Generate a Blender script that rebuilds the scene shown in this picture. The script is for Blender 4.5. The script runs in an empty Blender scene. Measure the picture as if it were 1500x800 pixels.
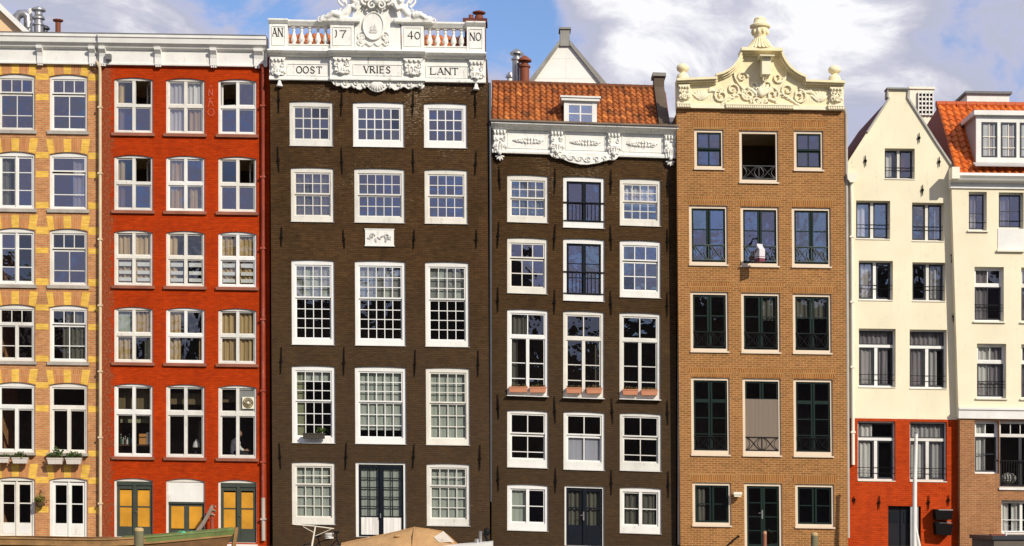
import bpy, math, random
from mathutils import Vector, Matrix
from mathutils.geometry import delaunay_2d_cdt
PI = math.pi
RAD = math.radians
random.seed(11)
scene = bpy.context.scene
COL = scene.collection

# ------------------------------------------------------------------ camera, sky, sun, exposure
CAM_DIST, FPX, HORIZON, EYE = 60.0, 2520.0, 745.0, 1.31
cam_data = bpy.data.cameras.new('camera')
cam = bpy.data.objects.new('camera', cam_data)
COL.objects.link(cam)
cam.location = (0, -CAM_DIST, EYE)
cam.rotation_euler = (RAD(90), 0, 0)
cam_data.sensor_width = 36
cam_data.lens = 36 * FPX / 1500
cam_data.shift_y = (HORIZON - 400) / 1500
cam_data.clip_end = 3000
scene.camera = cam
scene.view_settings.view_transform = 'Standard'
scene.view_settings.look = 'None'
scene.view_settings.gamma = 1
scene.view_settings.use_curve_mapping = False
scene.view_settings.exposure = 0.05

SUN_DIR = Vector((-0.74, 1.0, -0.76)).normalized()      # the way the light travels
SUN_EL = math.asin(-SUN_DIR.z)
sun_data = bpy.data.lights.new('sun', 'SUN')
sun_data.energy = 4.4
sun_data.angle = RAD(0.5)
sun_data.color = (1.0, 0.93, 0.80)
sun = bpy.data.objects.new('sun', sun_data)
COL.objects.link(sun)
sun.rotation_euler = SUN_DIR.to_track_quat('-Z', 'Y').to_euler()
sun.location = (30, -60, 60)

world = bpy.data.worlds.new('World')
scene.world = world
world.use_nodes = True
wt = world.node_tree
wt.nodes.clear()
def wn(t, **k):
    n = wt.nodes.new(t)
    for a, b in k.items(): setattr(n, a, b)
    return n
wl = wt.links.new
w_out = wn('ShaderNodeOutputWorld'); w_bg = wn('ShaderNodeBackground')
SKY_STRENGTH = 0.125
w_bg.inputs['Strength'].default_value = SKY_STRENGTH
w_sky = wn('ShaderNodeTexSky', sky_type='NISHITA', sun_disc=False)
w_sky.sun_elevation = SUN_EL
w_sky.sun_rotation = math.atan2(-SUN_DIR.x, -SUN_DIR.y)
w_sky.altitude = 0; w_sky.air_density = 1.0; w_sky.dust_density = 0.4; w_sky.ozone_density = 2.5
w_tc = wn('ShaderNodeTexCoord')
# clouds: noise over the direction, plus a few banks and openings at given bearings
w_map = wn('ShaderNodeMapping'); w_map.inputs['Scale'].default_value = (11.0, 11.0, 20.0)
w_map.inputs['Location'].default_value = (0.35, 0.2, 0.9)
wl(w_tc.outputs['Generated'], w_map.inputs['Vector'])
w_n1 = wn('ShaderNodeTexNoise'); w_n1.inputs['Scale'].default_value = 1.0
w_n1.inputs['Detail'].default_value = 11; w_n1.inputs['Roughness'].default_value = 0.60; w_n1.inputs['Distortion'].default_value = 0.5
wl(w_map.outputs[0], w_n1.inputs['Vector'])
def bearing(px, py): return Vector(((px - 750) / FPX, 1.0, (HORIZON - py) / FPX)).normalized()
w_ct = wn('ShaderNodeMapRange', clamp=False); w_ct.inputs['From Min'].default_value = 0.3; w_ct.inputs['From Max'].default_value = 0.7; w_ct.inputs['To Min'].default_value = 0.12; w_ct.inputs['To Max'].default_value = 0.90
wl(w_n1.outputs['Fac'], w_ct.inputs['Value'])
acc = w_ct.outputs[0]
CLOUD_BANKS = [(385, 25, 0.055, -0.22), (790, 50, 0.055, -0.26), (690, 20, 0.04, -0.15), (915, 98, 0.045, 0.17), (735, 108, 0.030, 0.2), (1080, 60, 0.16, 0.20),
               (1430, 30, 0.03, -0.16), (1255, 165, 0.035, -0.16), (120, 50, 0.14, 0.26), (1360, 100, 0.05, 0.14), (560, 110, 0.06, 0.05), (980, 20, 0.09, 0.10), (1200, 60, 0.09, 0.10)]
for px, py, rad, amt in CLOUD_BANKS:
    sub = wn('ShaderNodeVectorMath', operation='DISTANCE')
    sub.inputs[1].default_value = bearing(px, py)
    wl(w_tc.outputs['Generated'], sub.inputs[0])
    mr = wn('ShaderNodeMapRange', interpolation_type='SMOOTHSTEP')
    mr.inputs['From Min'].default_value = 0; mr.inputs['From Max'].default_value = rad
    mr.inputs['To Min'].default_value = amt; mr.inputs['To Max'].default_value = 0
    wl(sub.outputs['Value'], mr.inputs['Value'])
    ad = wn('ShaderNodeMath', operation='ADD')
    wl(acc, ad.inputs[0]); wl(mr.outputs[0], ad.inputs[1])
    acc = ad.outputs[0]
sxyz = wn('ShaderNodeSeparateXYZ'); wl(w_tc.outputs['Generated'], sxyz.inputs[0])
rr_ = wn('ShaderNodeMapRange'); rr_.inputs['From Min'].default_value = 0.3; rr_.inputs['From Max'].default_value = -0.3; rr_.inputs['To Max'].default_value = 0.07
wl(sxyz.outputs[1], rr_.inputs['Value'])
ad = wn('ShaderNodeMath', operation='ADD'); wl(acc, ad.inputs[0]); wl(rr_.outputs[0], ad.inputs[1]); acc = ad.outputs[0]
w_cov = wn('ShaderNodeMapRange', interpolation_type='SMOOTHSTEP')
w_cov.inputs['From Min'].default_value = 0.22; w_cov.inputs['From Max'].default_value = 0.54
wl(acc, w_cov.inputs['Value'])
w_ramp = wn('ShaderNodeValToRGB')
e = w_ramp.color_ramp.elements
e[0].position = 0.40; e[0].color = (4.0, 4.2, 5.8, 1)
e[1].position = 0.98; e[1].color = (7.6, 7.6, 7.8, 1)
m_ = e.new(0.66); m_.color = (3.9, 4.05, 5.0, 1)
m_ = e.new(0.80); m_.color = (5.0, 5.0, 5.8, 1)
wl(acc, w_ramp.inputs[0])
w_tint = wn('ShaderNodeMix', data_type='RGBA', blend_type='MULTIPLY')
w_tint.inputs[0].default_value = 1.0
w_tint.inputs[7].default_value = (0.92, 0.96, 1.12, 1)
wl(w_sky.outputs[0], w_tint.inputs[6])
w_mix = wn('ShaderNodeMix', data_type='RGBA')
wl(w_cov.outputs[0], w_mix.inputs[0]); wl(w_tint.outputs[2], w_mix.inputs[6]); wl(w_ramp.outputs[0], w_mix.inputs[7])
wl(w_mix.outputs[2], w_bg.inputs['Color']); wl(w_bg.outputs[0], w_out.inputs[0])

# ------------------------------------------------------------------ helpers
def lin(c): return tuple(((v / 255) / 12.92 if v / 255 <= 0.04045 else ((v / 255 + 0.055) / 1.055) ** 2.4) for v in c)
def world_at(px, py, y):
    s = (CAM_DIST + y) / FPX
    return Vector(((px - 750) * s, y, EYE + (HORIZON - py) * s))

class MB:
    """collects shapes for ONE mesh"""
    def __init__(self): self.v = []; self.f = []; self.c = []; self.tone = 0.5
    def add(self, vs, fs, tone=None):
        n = len(self.v); self.v += [tuple(p) for p in vs]
        for f in fs: self.f.append(tuple(i + n for i in f)); self.c.append(self.tone if tone is None else tone)
    def box(self, x0, y0, z0, x1, y1, z1):
        self.add([(x0,y0,z0),(x1,y0,z0),(x1,y1,z0),(x0,y1,z0),(x0,y0,z1),(x1,y0,z1),(x1,y1,z1),(x0,y1,z1)],
                 [(0,3,2,1),(4,5,6,7),(0,1,5,4),(1,2,6,5),(2,3,7,6),(3,0,4,7)])
    def prism(self, poly, y0, y1):
        """poly: (x,z) list; extruded front y0 to back y1"""
        n = len(poly)
        area = sum(poly[i][0]*poly[(i+1)%n][1]-poly[(i+1)%n][0]*poly[i][1] for i in range(n))
        if area < 0: poly = poly[::-1]
        vs = [(x,y0,z) for x,z in poly] + [(x,y1,z) for x,z in poly]
        fs = [tuple(range(n)), tuple(range(2*n-1, n-1, -1))]
        fs += [(i, i+n, (i+1)%n+n, (i+1)%n) for i in range(n)]
        self.add(vs, fs)
    def profile(self, x0, x1, prof):
        """moulding: (y,z) outline run along x"""
        n = len(prof)
        area = sum(prof[i][0]*prof[(i+1)%n][1]-prof[(i+1)%n][0]*prof[i][1] for i in range(n))
        if area < 0: prof = prof[::-1]
        vs = [(x0,y,z) for y,z in prof] + [(x1,y,z) for y,z in prof]
        fs = [tuple(range(n-1,-1,-1)), tuple(range(n, 2*n))]
        fs += [(i, (i+1)%n, (i+1)%n+n, i+n) for i in range(n)]
        self.add(vs, fs)
    def tube(self, pts, rad, n=6, cap=True):
        pts = [Vector(p) for p in pts]
        rads = rad if isinstance(rad, (list, tuple)) else [rad]*len(pts)
        vs = []; fs = []; up = None
        for i, p in enumerate(pts):
            d = (pts[min(i+1, len(pts)-1)] - pts[max(i-1, 0)])
            d = d.normalized() if d.length > 1e-9 else Vector((0,0,1))
            if up is None:
                up = Vector((0,1,0)) if abs(d.y) < 0.9 else Vector((1,0,0))
            a = d.cross(up)
            if a.length < 1e-6: a = d.orthogonal()
            a.normalize(); b = a.cross(d).normalized(); up = b
            for k in range(n):
                t = 2*PI*k/n
                vs.append(p + (a*math.cos(t) + b*math.sin(t))*rads[i])
        for i in range(len(pts)-1):
            for k in range(n):
                k2 = (k+1) % n
                fs.append((i*n+k, i*n+k2, (i+1)*n+k2, (i+1)*n+k))
        if cap:
            fs.append(tuple(range(n-1,-1,-1))); fs.append(tuple((len(pts)-1)*n+k for k in range(n)))
        self.add(vs, fs)
    def lathe(self, cx, cy, prof, n=16):
        """prof: (r,z) from bottom to top"""
        vs = []; fs = []
        for r, z in prof:
            for k in range(n):
                t = 2*PI*k/n; vs.append((cx+r*math.cos(t), cy+r*math.sin(t), z))
        for i in range(len(prof)-1):
            for k in range(n):
                k2 = (k+1)%n; fs.append((i*n+k, i*n+k2, (i+1)*n+k2, (i+1)*n+k))
        fs.append(tuple(range(n-1,-1,-1))); fs.append(tuple((len(prof)-1)*n+k for k in range(n)))
        self.add(vs, fs)
    def blob(self, c, r, n=8, m=5, rot=0.0):
        """ellipsoid; rot turns it in the x-z plane"""
        vs = []; fs = []; cs, sn = math.cos(rot), math.sin(rot)
        for i in range(m+1):
            ph = PI*i/m
            for k in range(n):
                t = 2*PI*k/n
                x, y, z = r[0]*math.sin(ph)*math.cos(t), r[1]*math.sin(ph)*math.sin(t), r[2]*math.cos(ph)
                vs.append((c[0]+x*cs-z*sn, c[1]+y, c[2]+x*sn+z*cs))
        for i in range(m):
            for k in range(n):
                k2 = (k+1)%n; fs.append((i*n+k, (i+1)*n+k, (i+1)*n+k2, i*n+k2))
        self.add(vs, fs)
    def scroll(self, cx, cz, r, y, rad, turns=1.4, a0=0.0, d=1, n=18):
        """volute: spiral tube in the x-z plane, starts at radius r and winds in"""
        pts = []; rr = []
        for i in range(n+1):
            t = i/n; a = a0 + d*2*PI*turns*t; q = r*(1-0.86*t)
            pts.append((cx+q*math.cos(a), y-0.03*t, cz+q*math.sin(a))); rr.append(rad*(1-0.35*t))
        self.tube(pts, rr, 6)
    def leaf(self, x, z, L, ang, y, w=0.3):
        """acanthus-like leaf lobe"""
        self.blob((x+math.cos(ang)*L/2, y, z+math.sin(ang)*L/2), (L/2, 0.05, L*w/2+0.012), 7, 5, ang)
    def turn(self, start, pivot, ang):
        """swing verts from index start about a vertical axis through pivot (x,y)"""
        c, s = math.cos(ang), math.sin(ang)
        for i in range(start, len(self.v)):
            x, y, z = self.v[i]; x -= pivot[0]; y -= pivot[1]
            self.v[i] = (pivot[0]+x*c-y*s, pivot[1]+x*s+y*c, z)
    def build(self, name, mat, parent=None, h=None, smooth=False, offset=None, angle=38):
        vs = self.v
        if h is not None: vs = [h.xf(p) for p in vs]
        if offset is not None: vs = [(p[0]-offset[0], p[1]-offset[1], p[2]-offset[2]) for p in vs]
        me = bpy.data.meshes.new(name)
        me.from_pydata(vs, [], self.f)
        if len(set(self.c)) > 1:
            at = me.color_attributes.new('tone', 'FLOAT_COLOR', 'CORNER')
            vals = []
            for p, c in zip(me.polygons, self.c): vals += [c, c, c, 1.0]*p.loop_total
            at.data.foreach_set('color', vals)
        if smooth:
            me.polygons.foreach_set('use_smooth', [True]*len(me.polygons))
            me.set_sharp_from_angle(angle=RAD(angle))
        me.materials.append(mat)
        me.update()
        o = bpy.data.objects.new(name, me); COL.objects.link(o)
        if parent is not None: o.parent = parent
        return o

def fuse(mb, name, mat, parent=None, h=None, voxel=0.03, offset=None):
    """as build(), but melts the shapes into one continuous skin"""
    o = mb.build(name + '_raw', mat, None, h, False, offset)
    md = o.modifiers.new('r', 'REMESH'); md.mode = 'VOXEL'; md.voxel_size = voxel; md.use_smooth_shade = True
    sm = o.modifiers.new('s', 'SMOOTH'); sm.factor = 0.5; sm.iterations = 2
    dg = bpy.context.evaluated_depsgraph_get()
    me = bpy.data.meshes.new_from_object(o.evaluated_get(dg))
    bpy.data.objects.remove(o, do_unlink=True)
    me.name = name
    n = bpy.data.objects.new(name, me); COL.objects.link(n)
    if not me.materials: me.materials.append(mat)
    if parent is not None: n.parent = parent
    return n

def tag(o, label=None, cat=None, group=None, kind=None):
    if label: o['label'] = label
    if cat: o['category'] = cat
    if group: o['group'] = group
    if kind: o['kind'] = kind
    return o
def thing(name, loc, label, cat, group=None):
    o = bpy.data.objects.new(name, None); COL.objects.link(o); o.location = loc
    o.empty_display_size = 0.3
    return tag(o, label, cat, group)
def copy_thing(root, loc, label):
    r = root.copy(); COL.objects.link(r); r.location = loc; r['label'] = label
    for ch in list(root.children):
        c = ch.copy(); COL.objects.link(c); c.parent = r
        for g in list(ch.children):
            d = g.copy(); COL.objects.link(d); d.parent = c
    return r

# ------------------------------------------------------------------ materials
class NT:
    def __init__(self, name):
        self.m = bpy.data.materials.new(name); self.m.use_nodes = True
        self.t = self.m.node_tree; self.t.nodes.clear()
        self.out = self.n('ShaderNodeOutputMaterial')
    def n(self, t, ins=None, **k):
        x = self.t.nodes.new(t)
        for a, b in k.items(): setattr(x, a, b)
        for a, b in (ins or {}).items():
            if isinstance(b, bpy.types.NodeSocket): self.t.links.new(b, x.inputs[a])
            else: x.inputs[a].default_value = b
        return x
    def mix(self, fac, a, b, mode='MIX'):
        x = self.n('ShaderNodeMix', data_type='RGBA', blend_type=mode)
        for i, v in ((0, fac), (6, a), (7, b)):
            if isinstance(v, bpy.types.NodeSocket): self.t.links.new(v, x.inputs[i])
            else: x.inputs[i].default_value = v if i == 0 else (*v[:3], 1)
        return x.outputs[2]
    def noise(self, vec, scale, detail=4, rough=0.55):
        return self.n('ShaderNodeTexNoise', {'Vector': vec, 'Scale': scale, 'Detail': detail, 'Roughness': rough}).outputs['Fac']
    def rng(self, v, a, b, c, d, smooth=False):
        return self.n('ShaderNodeMapRange', {'Value': v, 'From Min': a, 'From Max': b, 'To Min': c, 'To Max': d},
                      interpolation_type='SMOOTHSTEP' if smooth else 'LINEAR').outputs[0]
    def math(self, op, a, b=0.0):
        return self.n('ShaderNodeMath', {0: a, 1: b}, operation=op).outputs[0]
    def obj(self): return self.n('ShaderNodeTexCoord').outputs['Object']
    def scaled(self, vec, s):
        return self.n('ShaderNodeMapping', {'Vector': vec, 'Scale': s}).outputs[0]
    def finish(self, col, rough=0.7, spec=0.3, bump=None, bstr=0.3, bdist=0.01, metal=0.0):
        b = self.n('ShaderNodeBsdfPrincipled', {'Base Color': col if isinstance(col, bpy.types.NodeSocket) else (*col[:3], 1),
                   'Roughness': rough, 'Specular IOR Level': spec, 'Metallic': metal})
        if bump is not None:
            bp = self.n('ShaderNodeBump', {'Height': bump, 'Strength': bstr, 'Distance': bdist})
            self.t.links.new(bp.outputs[0], b.inputs['Normal'])
        self.t.links.new(b.outputs[0], self.out.inputs[0])
        return self.m

def paint(name, col, rough=0.5, spec=0.35, vary=0.12, dirt=0.0, dirt_col=(0.12, 0.10, 0.07), metal=0.0, scale=1.5, bump=(14, 0.18, 0.01)):
    N = NT(name); v = N.obj()
    n1 = N.noise(v, scale, 5)
    k = N.rng(n1, 0.3, 0.7, 1 - vary, 1 + vary*0.5)
    c = N.mix(1.0, col, N.n('ShaderNodeCombineColor', {0: k, 1: k, 2: k}).outputs[0], 'MULTIPLY')
    if dirt > 0:
        st = N.noise(N.scaled(v, (5, 5, 0.6)), 1.6, 6, 0.62)
        sp = N.noise(v, 7, 6, 0.7)
        f = N.math('MULTIPLY', N.rng(st, 0.5, 0.75, 0, 1, True), N.rng(sp, 0.42, 0.66, 0.0, 1.0, True))
        c = N.mix(N.math('MULTIPLY', f, dirt), c, dirt_col)
    return N.finish(c, rough, spec, N.noise(v, bump[0], 4), bump[1], bump[2], metal)

def brick(name, c1, c2, mortar, k=0.0, bw=0.215, rh=0.066, ms=0.010, vary=0.2, bstr=0.5, stain=0.0, stain_col=(0.05,0.04,0.03),
          speck=None, rough=0.85, edge_u=None, zones=None, bias=0.0):
    """brickwork laid in the plane of the wall; speck = pale flakes; zones = a second colour blended in by height"""
    N = NT(name); v = N.obj()
    s = N.n('ShaderNodeSeparateXYZ', {0: v})
    x = N.math('ADD', s.outputs[0], s.outputs[1])
    z = N.math('ADD', s.outputs[2], N.math('MULTIPLY', s.outputs[0], k))
    p = N.n('ShaderNodeCombineXYZ', {0: x, 1: z}).outputs[0]
    bt = N.n('ShaderNodeTexBrick', {'Vector': p, 'Color1': (*c1, 1), 'Color2': (*c2, 1), 'Mortar': (*mortar, 1), 'Scale': 1.0,
             'Mortar Size': ms, 'Mortar Smooth': 0.3, 'Bias': bias, 'Brick Width': bw, 'Row Height': rh})
    c = bt.outputs['Color']
    big = N.noise(v, 0.55, 6, 0.6); mid = N.noise(v, 3.2, 5, 0.6)
    kk = N.math('ADD', N.rng(big, 0.3, 0.7, -vary, vary*0.6), N.rng(mid, 0.3, 0.7, 1-vary*0.5, 1+vary*0.4))
    c = N.mix(1.0, c, N.n('ShaderNodeCombineColor', {0: kk, 1: kk, 2: kk}).outputs[0], 'MULTIPLY')
    cell = N.n('ShaderNodeTexNoise', {'Vector': N.n('ShaderNodeVectorMath', {0: p, 1: (1/bw, 1/rh, 1)}, operation='MULTIPLY').outputs[0], 'Scale': 0.8, 'Detail': 1}).outputs['Fac']
    kc = N.rng(cell, 0.3, 0.7, 1-vary*0.9, 1+vary*0.7)
    c = N.mix(1.0, c, N.n('ShaderNodeCombineColor', {0: kc, 1: kc, 2: kc}).outputs[0], 'MULTIPLY')
    if zones:
        zc, zlo, zhi = zones
        zn = N.math('ADD', s.outputs[2], N.rng(N.noise(v, 0.7, 5), 0.3, 0.7, -1.6, 1.6))
        c = N.mix(N.rng(zn, zlo, zhi, 0.0, 0.85, True), c, N.mix(N.noise(v, 5, 4), zc, c))  # second colour grows stronger down the wall
    if stain:
        st = N.noise(N.scaled(v, (2.2, 2.2, 0.35)), 1.0, 6, 0.62)
        c = N.mix(N.rng(st, 0.5, 0.72, 0, stain, True), c, stain_col)
    if speck:
        col, zmin, amount = speck
        sp = N.noise(N.scaled(v, (4.5, 4.5, 15)), 1.6, 5, 0.75)
        msk = N.noise(v, 0.45, 3, 0.5)
        hi = N.rng(s.outputs[2], zmin-5, zmin+3, 0.0, 0.16)
        f = N.math('ADD', N.math('ADD', sp, N.math('MULTIPLY', msk, 0.55)), hi)
        c = N.mix(N.rng(f, 0.985, 1.08, 0, amount), c, col)
    if edge_u is not None:
        u0, u1, ecol = edge_u
        ed = N.math('ADD', N.rng(s.outputs[0], u0, u1, 1.0, 0.0), N.rng(N.noise(v, 6.0, 8, 0.75), 0.25, 0.75, -0.6, 0.6))
        c = N.mix(N.rng(ed, 0.26, 0.50, 0, 0.9), c, N.mix(N.rng(N.noise(v, 16, 5, 0.75), 0.48, 0.66, 0, 0.7), ecol, (0.34, 0.19, 0.11)))
    hgt = N.math('ADD', N.math('MULTIPLY', bt.outputs['Fac'], -1.0), N.math('MULTIPLY', N.noise(v, 25, 3), 0.5))
    return N.finish(c, rough, 0.10, hgt, bstr, 0.008)

def tone_mat(name, c_dark, c_mid, c_light, rough=0.75, spec=0.3, grime=0.3, grime_col=(0.03,0.025,0.02)):
    N = NT(name); v = N.obj()
    a = N.n('ShaderNodeVertexColor', layer_name='tone').outputs[0]
    r = N.n('ShaderNodeValToRGB', {0: a}); e = r.color_ramp.elements
    e[0].position = 0; e[0].color = (*c_dark, 1); e[1].position = 1; e[1].color = (*c_light, 1)
    m = e.new(0.5); m.color = (*c_mid, 1)
    g = N.noise(v, 2.2, 6, 0.65)
    c = N.mix(N.rng(g, 0.5, 0.68, 0, grime, True), r.outputs[0], grime_col)
    return N.finish(c, rough, spec, N.noise(v, 30, 3), 0.3, 0.006)

def glass(name, tint, refl, rtint=(0.80, 0.86, 1.0), rough=0.0):
    N = NT(name); v = N.obj()
    tr = N.n('ShaderNodeBsdfTransparent', {'Color': (*tint, 1)})
    bp = N.n('ShaderNodeBump', {'Height': N.noise(v, 2.6, 2, 0.4), 'Strength': 0.09, 'Distance': 0.05})
    gl = N.n('ShaderNodeBsdfGlossy', {'Color': (*rtint, 1), 'Roughness': rough, 'Normal': bp.outputs[0]})
    ms = N.n('ShaderNodeMixShader', {0: refl, 1: tr.outputs[0], 2: gl.outputs[0]})
    N.t.links.new(ms.outputs[0], N.out.inputs[0])
    return N.m

def cloth(name, col, stripe=0.25):
    N = NT(name); v = N.obj()
    st = N.noise(N.scaled(v, (14, 1, 0.5)), 1.0, 3)
    k = N.rng(st, 0.3, 0.7, 1-stripe, 1.05)
    c = N.mix(1.0, col, N.n('ShaderNodeCombineColor', {0: k, 1: k, 2: k}).outputs[0], 'MULTIPLY')
    return N.finish(c, 0.9, 0.1)

WHITE = paint('white_paint', (0.74, 0.725, 0.68), 0.5, vary=0.10, dirt=0.5, dirt_col=(0.42,0.36,0.27))
WHITES = [WHITE, paint('aged_white_paint', (0.70, 0.665, 0.59), 0.55, vary=0.12, dirt=0.65, dirt_col=(0.36,0.29,0.20)), paint('chalky_white_paint', (0.76, 0.75, 0.72), 0.6, vary=0.08, dirt=0.4, dirt_col=(0.40,0.36,0.30)), paint('dingy_white_paint', (0.66, 0.64, 0.585), 0.5, vary=0.14, dirt=0.8, dirt_col=(0.33,0.27,0.19))]
WHITE_STONE = paint('white_painted_stone', (0.78, 0.765, 0.71), 0.6, vary=0.09, dirt=0.85, dirt_col=(0.20,0.15,0.08), scale=2.5)
CREAM_TRIM = paint('cream_trim_paint', (0.80, 0.74, 0.60), 0.5, vary=0.06, dirt=0.2, dirt_col=(0.4,0.3,0.2))
BEIGE_FRAME = paint('beige_frame_paint', (0.70, 0.58, 0.44), 0.5, vary=0.06, dirt=0.25, dirt_col=(0.35,0.25,0.16))
GREY_SILL = paint('sill_stone', (0.40, 0.36, 0.31), 0.8, vary=0.25, dirt=0.6)
RED_SILL = paint('red_sill_paint', (0.30, 0.10, 0.055), 0.7, vary=0.3, dirt=0.8, dirt_col=(0.25,0.17,0.12))
BLACK_IRON = paint('black_iron', (0.008, 0.008, 0.009), 0.6, spec=0.15, vary=0.3)
RUST_IRON = paint('dark_iron', (0.009, 0.007, 0.006), 0.8, spec=0.08, vary=0.3)
NAVY = paint('dark_blue_paint', (0.006, 0.009, 0.015), 0.5, spec=0.15, vary=0.2)
GREEN = paint('bottle_green_paint', (0.009, 0.021, 0.017), 0.4, spec=0.2, vary=0.15)
OLIVE = paint('grey_green_paint', (0.052, 0.062, 0.048), 0.4, vary=0.2, dirt=0.3)
CHARCOAL = paint('charcoal_paint', (0.035, 0.036, 0.042), 0.4, vary=0.1)
YELLOW_PANEL = paint('ochre_yellow_panel', (0.60, 0.28, 0.022), 0.5, vary=0.25, dirt=0.25, dirt_col=(0.2,0.1,0.02))
STEEL = paint('steel', (0.45, 0.44, 0.43), 0.35, metal=0.8, vary=0.2)
DARK_STEEL = paint('dark_steel', (0.08, 0.08, 0.085), 0.5, metal=0.5, vary=0.2)
RUST = paint('rust_red', (0.23, 0.065, 0.03), 0.7, vary=0.35, dirt=0.4)
LEAD = paint('lead_grey', (0.15, 0.15, 0.155), 0.6, vary=0.25, dirt=0.4)
GUTTER = paint('weathered_gutter', (0.16, 0.12, 0.085), 0.7, vary=0.4, dirt=0.6)
GREY_PIPE = paint('grey_pipe', (0.42, 0.38, 0.33), 0.5, vary=0.15, dirt=0.4)
CREAM_PIPE = paint('cream_pipe', (0.62, 0.50, 0.33), 0.5, vary=0.15, dirt=0.4)
RED_PIPE = paint('red_pipe', (0.32, 0.055, 0.03), 0.6, vary=0.3, dirt=0.7, dirt_col=(0.45,0.33,0.28))
STONE_GREY = paint('grey_stone', (0.27, 0.26, 0.235), 0.85, vary=0.25, dirt=0.5)
LETTER = paint('lettering_paint', (0.018, 0.016, 0.014), 0.5)
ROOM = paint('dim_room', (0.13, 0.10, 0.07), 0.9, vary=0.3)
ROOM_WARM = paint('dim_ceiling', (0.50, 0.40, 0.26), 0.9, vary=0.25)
GLASS_CLEAR = glass('window_glass', (0.80, 0.82, 0.82), 0.14)
GLASS_SKY = glass('window_glass_bright', (0.50,0.50,0.54), 0.30, (0.66, 0.66, 0.84))
GLASS_MID = glass('window_glass_mid', (0.70, 0.70, 0.72), 0.24, (0.85, 0.86, 0.98))
CURTAIN_GOLD = cloth('gold_curtain', (0.62, 0.44, 0.22), 0.45)
CURTAIN_WHITE = cloth('white_net', (0.80, 0.77, 0.72), 0.35)
CURTAIN_GREY = cloth('grey_net', (0.52, 0.49, 0.48), 0.45)
CURTAIN_GREEN = cloth('green_grey_net', (0.46, 0.49, 0.42), 0.12)
CURTAIN_DIM = cloth('dim_net', (0.16, 0.15, 0.12), 0.4)
BLIND_OLIVE = cloth('olive_blind', (0.30, 0.30, 0.18), 0.1)
BLIND_BROWN = cloth('brown_blind', (0.20, 0.145, 0.08), 0.1)  # for added sheets that stand in for the lit ceiling
BLIND_PALE = cloth('pale_lilac_blind', (0.46, 0.45, 0.50), 0.06)
BLIND_TAUPE = cloth('taupe_screen', (0.21, 0.165, 0.13), 0.08)

# ------------------------------------------------------------------ a house and its windows
class House:
    """k: how far its courses have sunk to the right, m: how far it leans; px, py are readings off the photograph turned into metres on its own wall"""
    def __init__(self, xref, y0, k, m, label, name='canal_house'):
        self.y0 = y0; self.d = CAM_DIST + y0; self.s = self.d / FPX
        self.x0 = (xref - 750) * self.s; self.k = k; self.m = m
        self.root = thing(name, (self.x0, y0, 0), label, 'house')
        self.openings = []
    def P(self, px, py):
        u = (px - 750) * self.s - self.x0; z = EYE + (HORIZON - py) * self.s
        u += self.m * z
        z += self.k * u
        return u, z
    def xf(self, p):
        x, y, z = p
        z2 = z - self.k * x
        return (x - self.m * z2, y, z2)
    def rect(self, x0, y0, x1, y1):
        u, z = self.P(x0, y0)
        return u, z - (y1-y0)*self.s, u + (x1-x0)*self.s, z
    def bx(self, mb, x0, y0, x1, y1, f, b):
        u0, z0, u1, z1 = self.rect(x0, y0, x1, y1); mb.box(u0, f, z0, u1, b, z1)
    def part(self, mb, name, mat, parent=None, smooth=False, angle=38):
        return mb.build(name, mat, parent or self.root, self, smooth, None, angle)

def inside(p, poly):
    r = False; n = len(poly); x, y = p
    for i in range(n):
        x1, y1 = poly[i]; x2, y2 = poly[(i+1) % n]
        if (y1 > y) != (y2 > y) and x < (x2-x1)*(y-y1)/(y2-y1)+x1: r = not r
    return r

def wall(h, outer, name, mat, openings=None, depth=0.30, sides=True):
    """front sheet with real openings and their reveals"""
    ops = h.openings if openings is None else openings
    vs = []; es = []
    for loop in [outer] + ops:
        n = len(vs); vs += [Vector(p) for p in loop]
        es += [(n+i, n+(i+1) % len(loop)) for i in range(len(loop))]
    V, E, F, *_ = delaunay_2d_cdt(vs, es, [], 0, 1e-5)
    mb = MB()
    fs = []
    for f in F:
        c = (sum(V[i].x for i in f)/len(f), sum(V[i].y for i in f)/len(f))
        if inside(c, outer) and not any(inside(c, o) for o in ops):
            a, b, c3 = (V[i] for i in f[:3])
            if (b-a).cross(c3-a) < 0: f = f[::-1]
            fs.append(tuple(f))
    mb.add([(p.x, 0, p.y) for p in V], fs)
    for o in ops:
        n = len(o)
        mb.add([(x,0,z) for x,z in o] + [(x,depth,z) for x,z in o], [(i, (i+1)%n, (i+1)%n+n, i+n) for i in range(n)])
    if sides:                                                   # the wall has thickness all round
        n = len(outer)
        mb.add([(x,0,z) for x,z in outer] + [(x,depth,z) for x,z in outer], [(i, i+n, (i+1)%n+n, (i+1)%n) for i in range(n)])
    return h.part(mb, name, mat)

def shell(h, u0, u1, zt, depth=11.0, wall_mat=None, roof_mat=None, floors=(), flat=True):
    mb = MB()
    for u in (u0, u1):
        d = 0.05 if u == u0 else -0.05
        mb.box(min(u, u+d), 0.301, -1.2, max(u, u+d), depth, zt)
    mb.box(u0+0.051, depth-0.1, -1.2, u1-0.051, depth, zt)
    h.part(mb, 'side_wall', wall_mat)
    if flat:
        mb = MB(); mb.box(u0+0.01, 0.31, zt+0.002, u1-0.01, depth, zt+0.1); h.part(mb, 'roof', roof_mat or LEAD)
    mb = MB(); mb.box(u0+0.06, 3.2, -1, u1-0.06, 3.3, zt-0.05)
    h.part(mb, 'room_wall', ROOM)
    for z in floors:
        mb = MB(); mb.box(u0+0.06, 0.32, z-0.12, u1-0.06, 3.19, z+0.12); h.part(mb, 'room_ceiling', ROOM_WARM)

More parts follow.
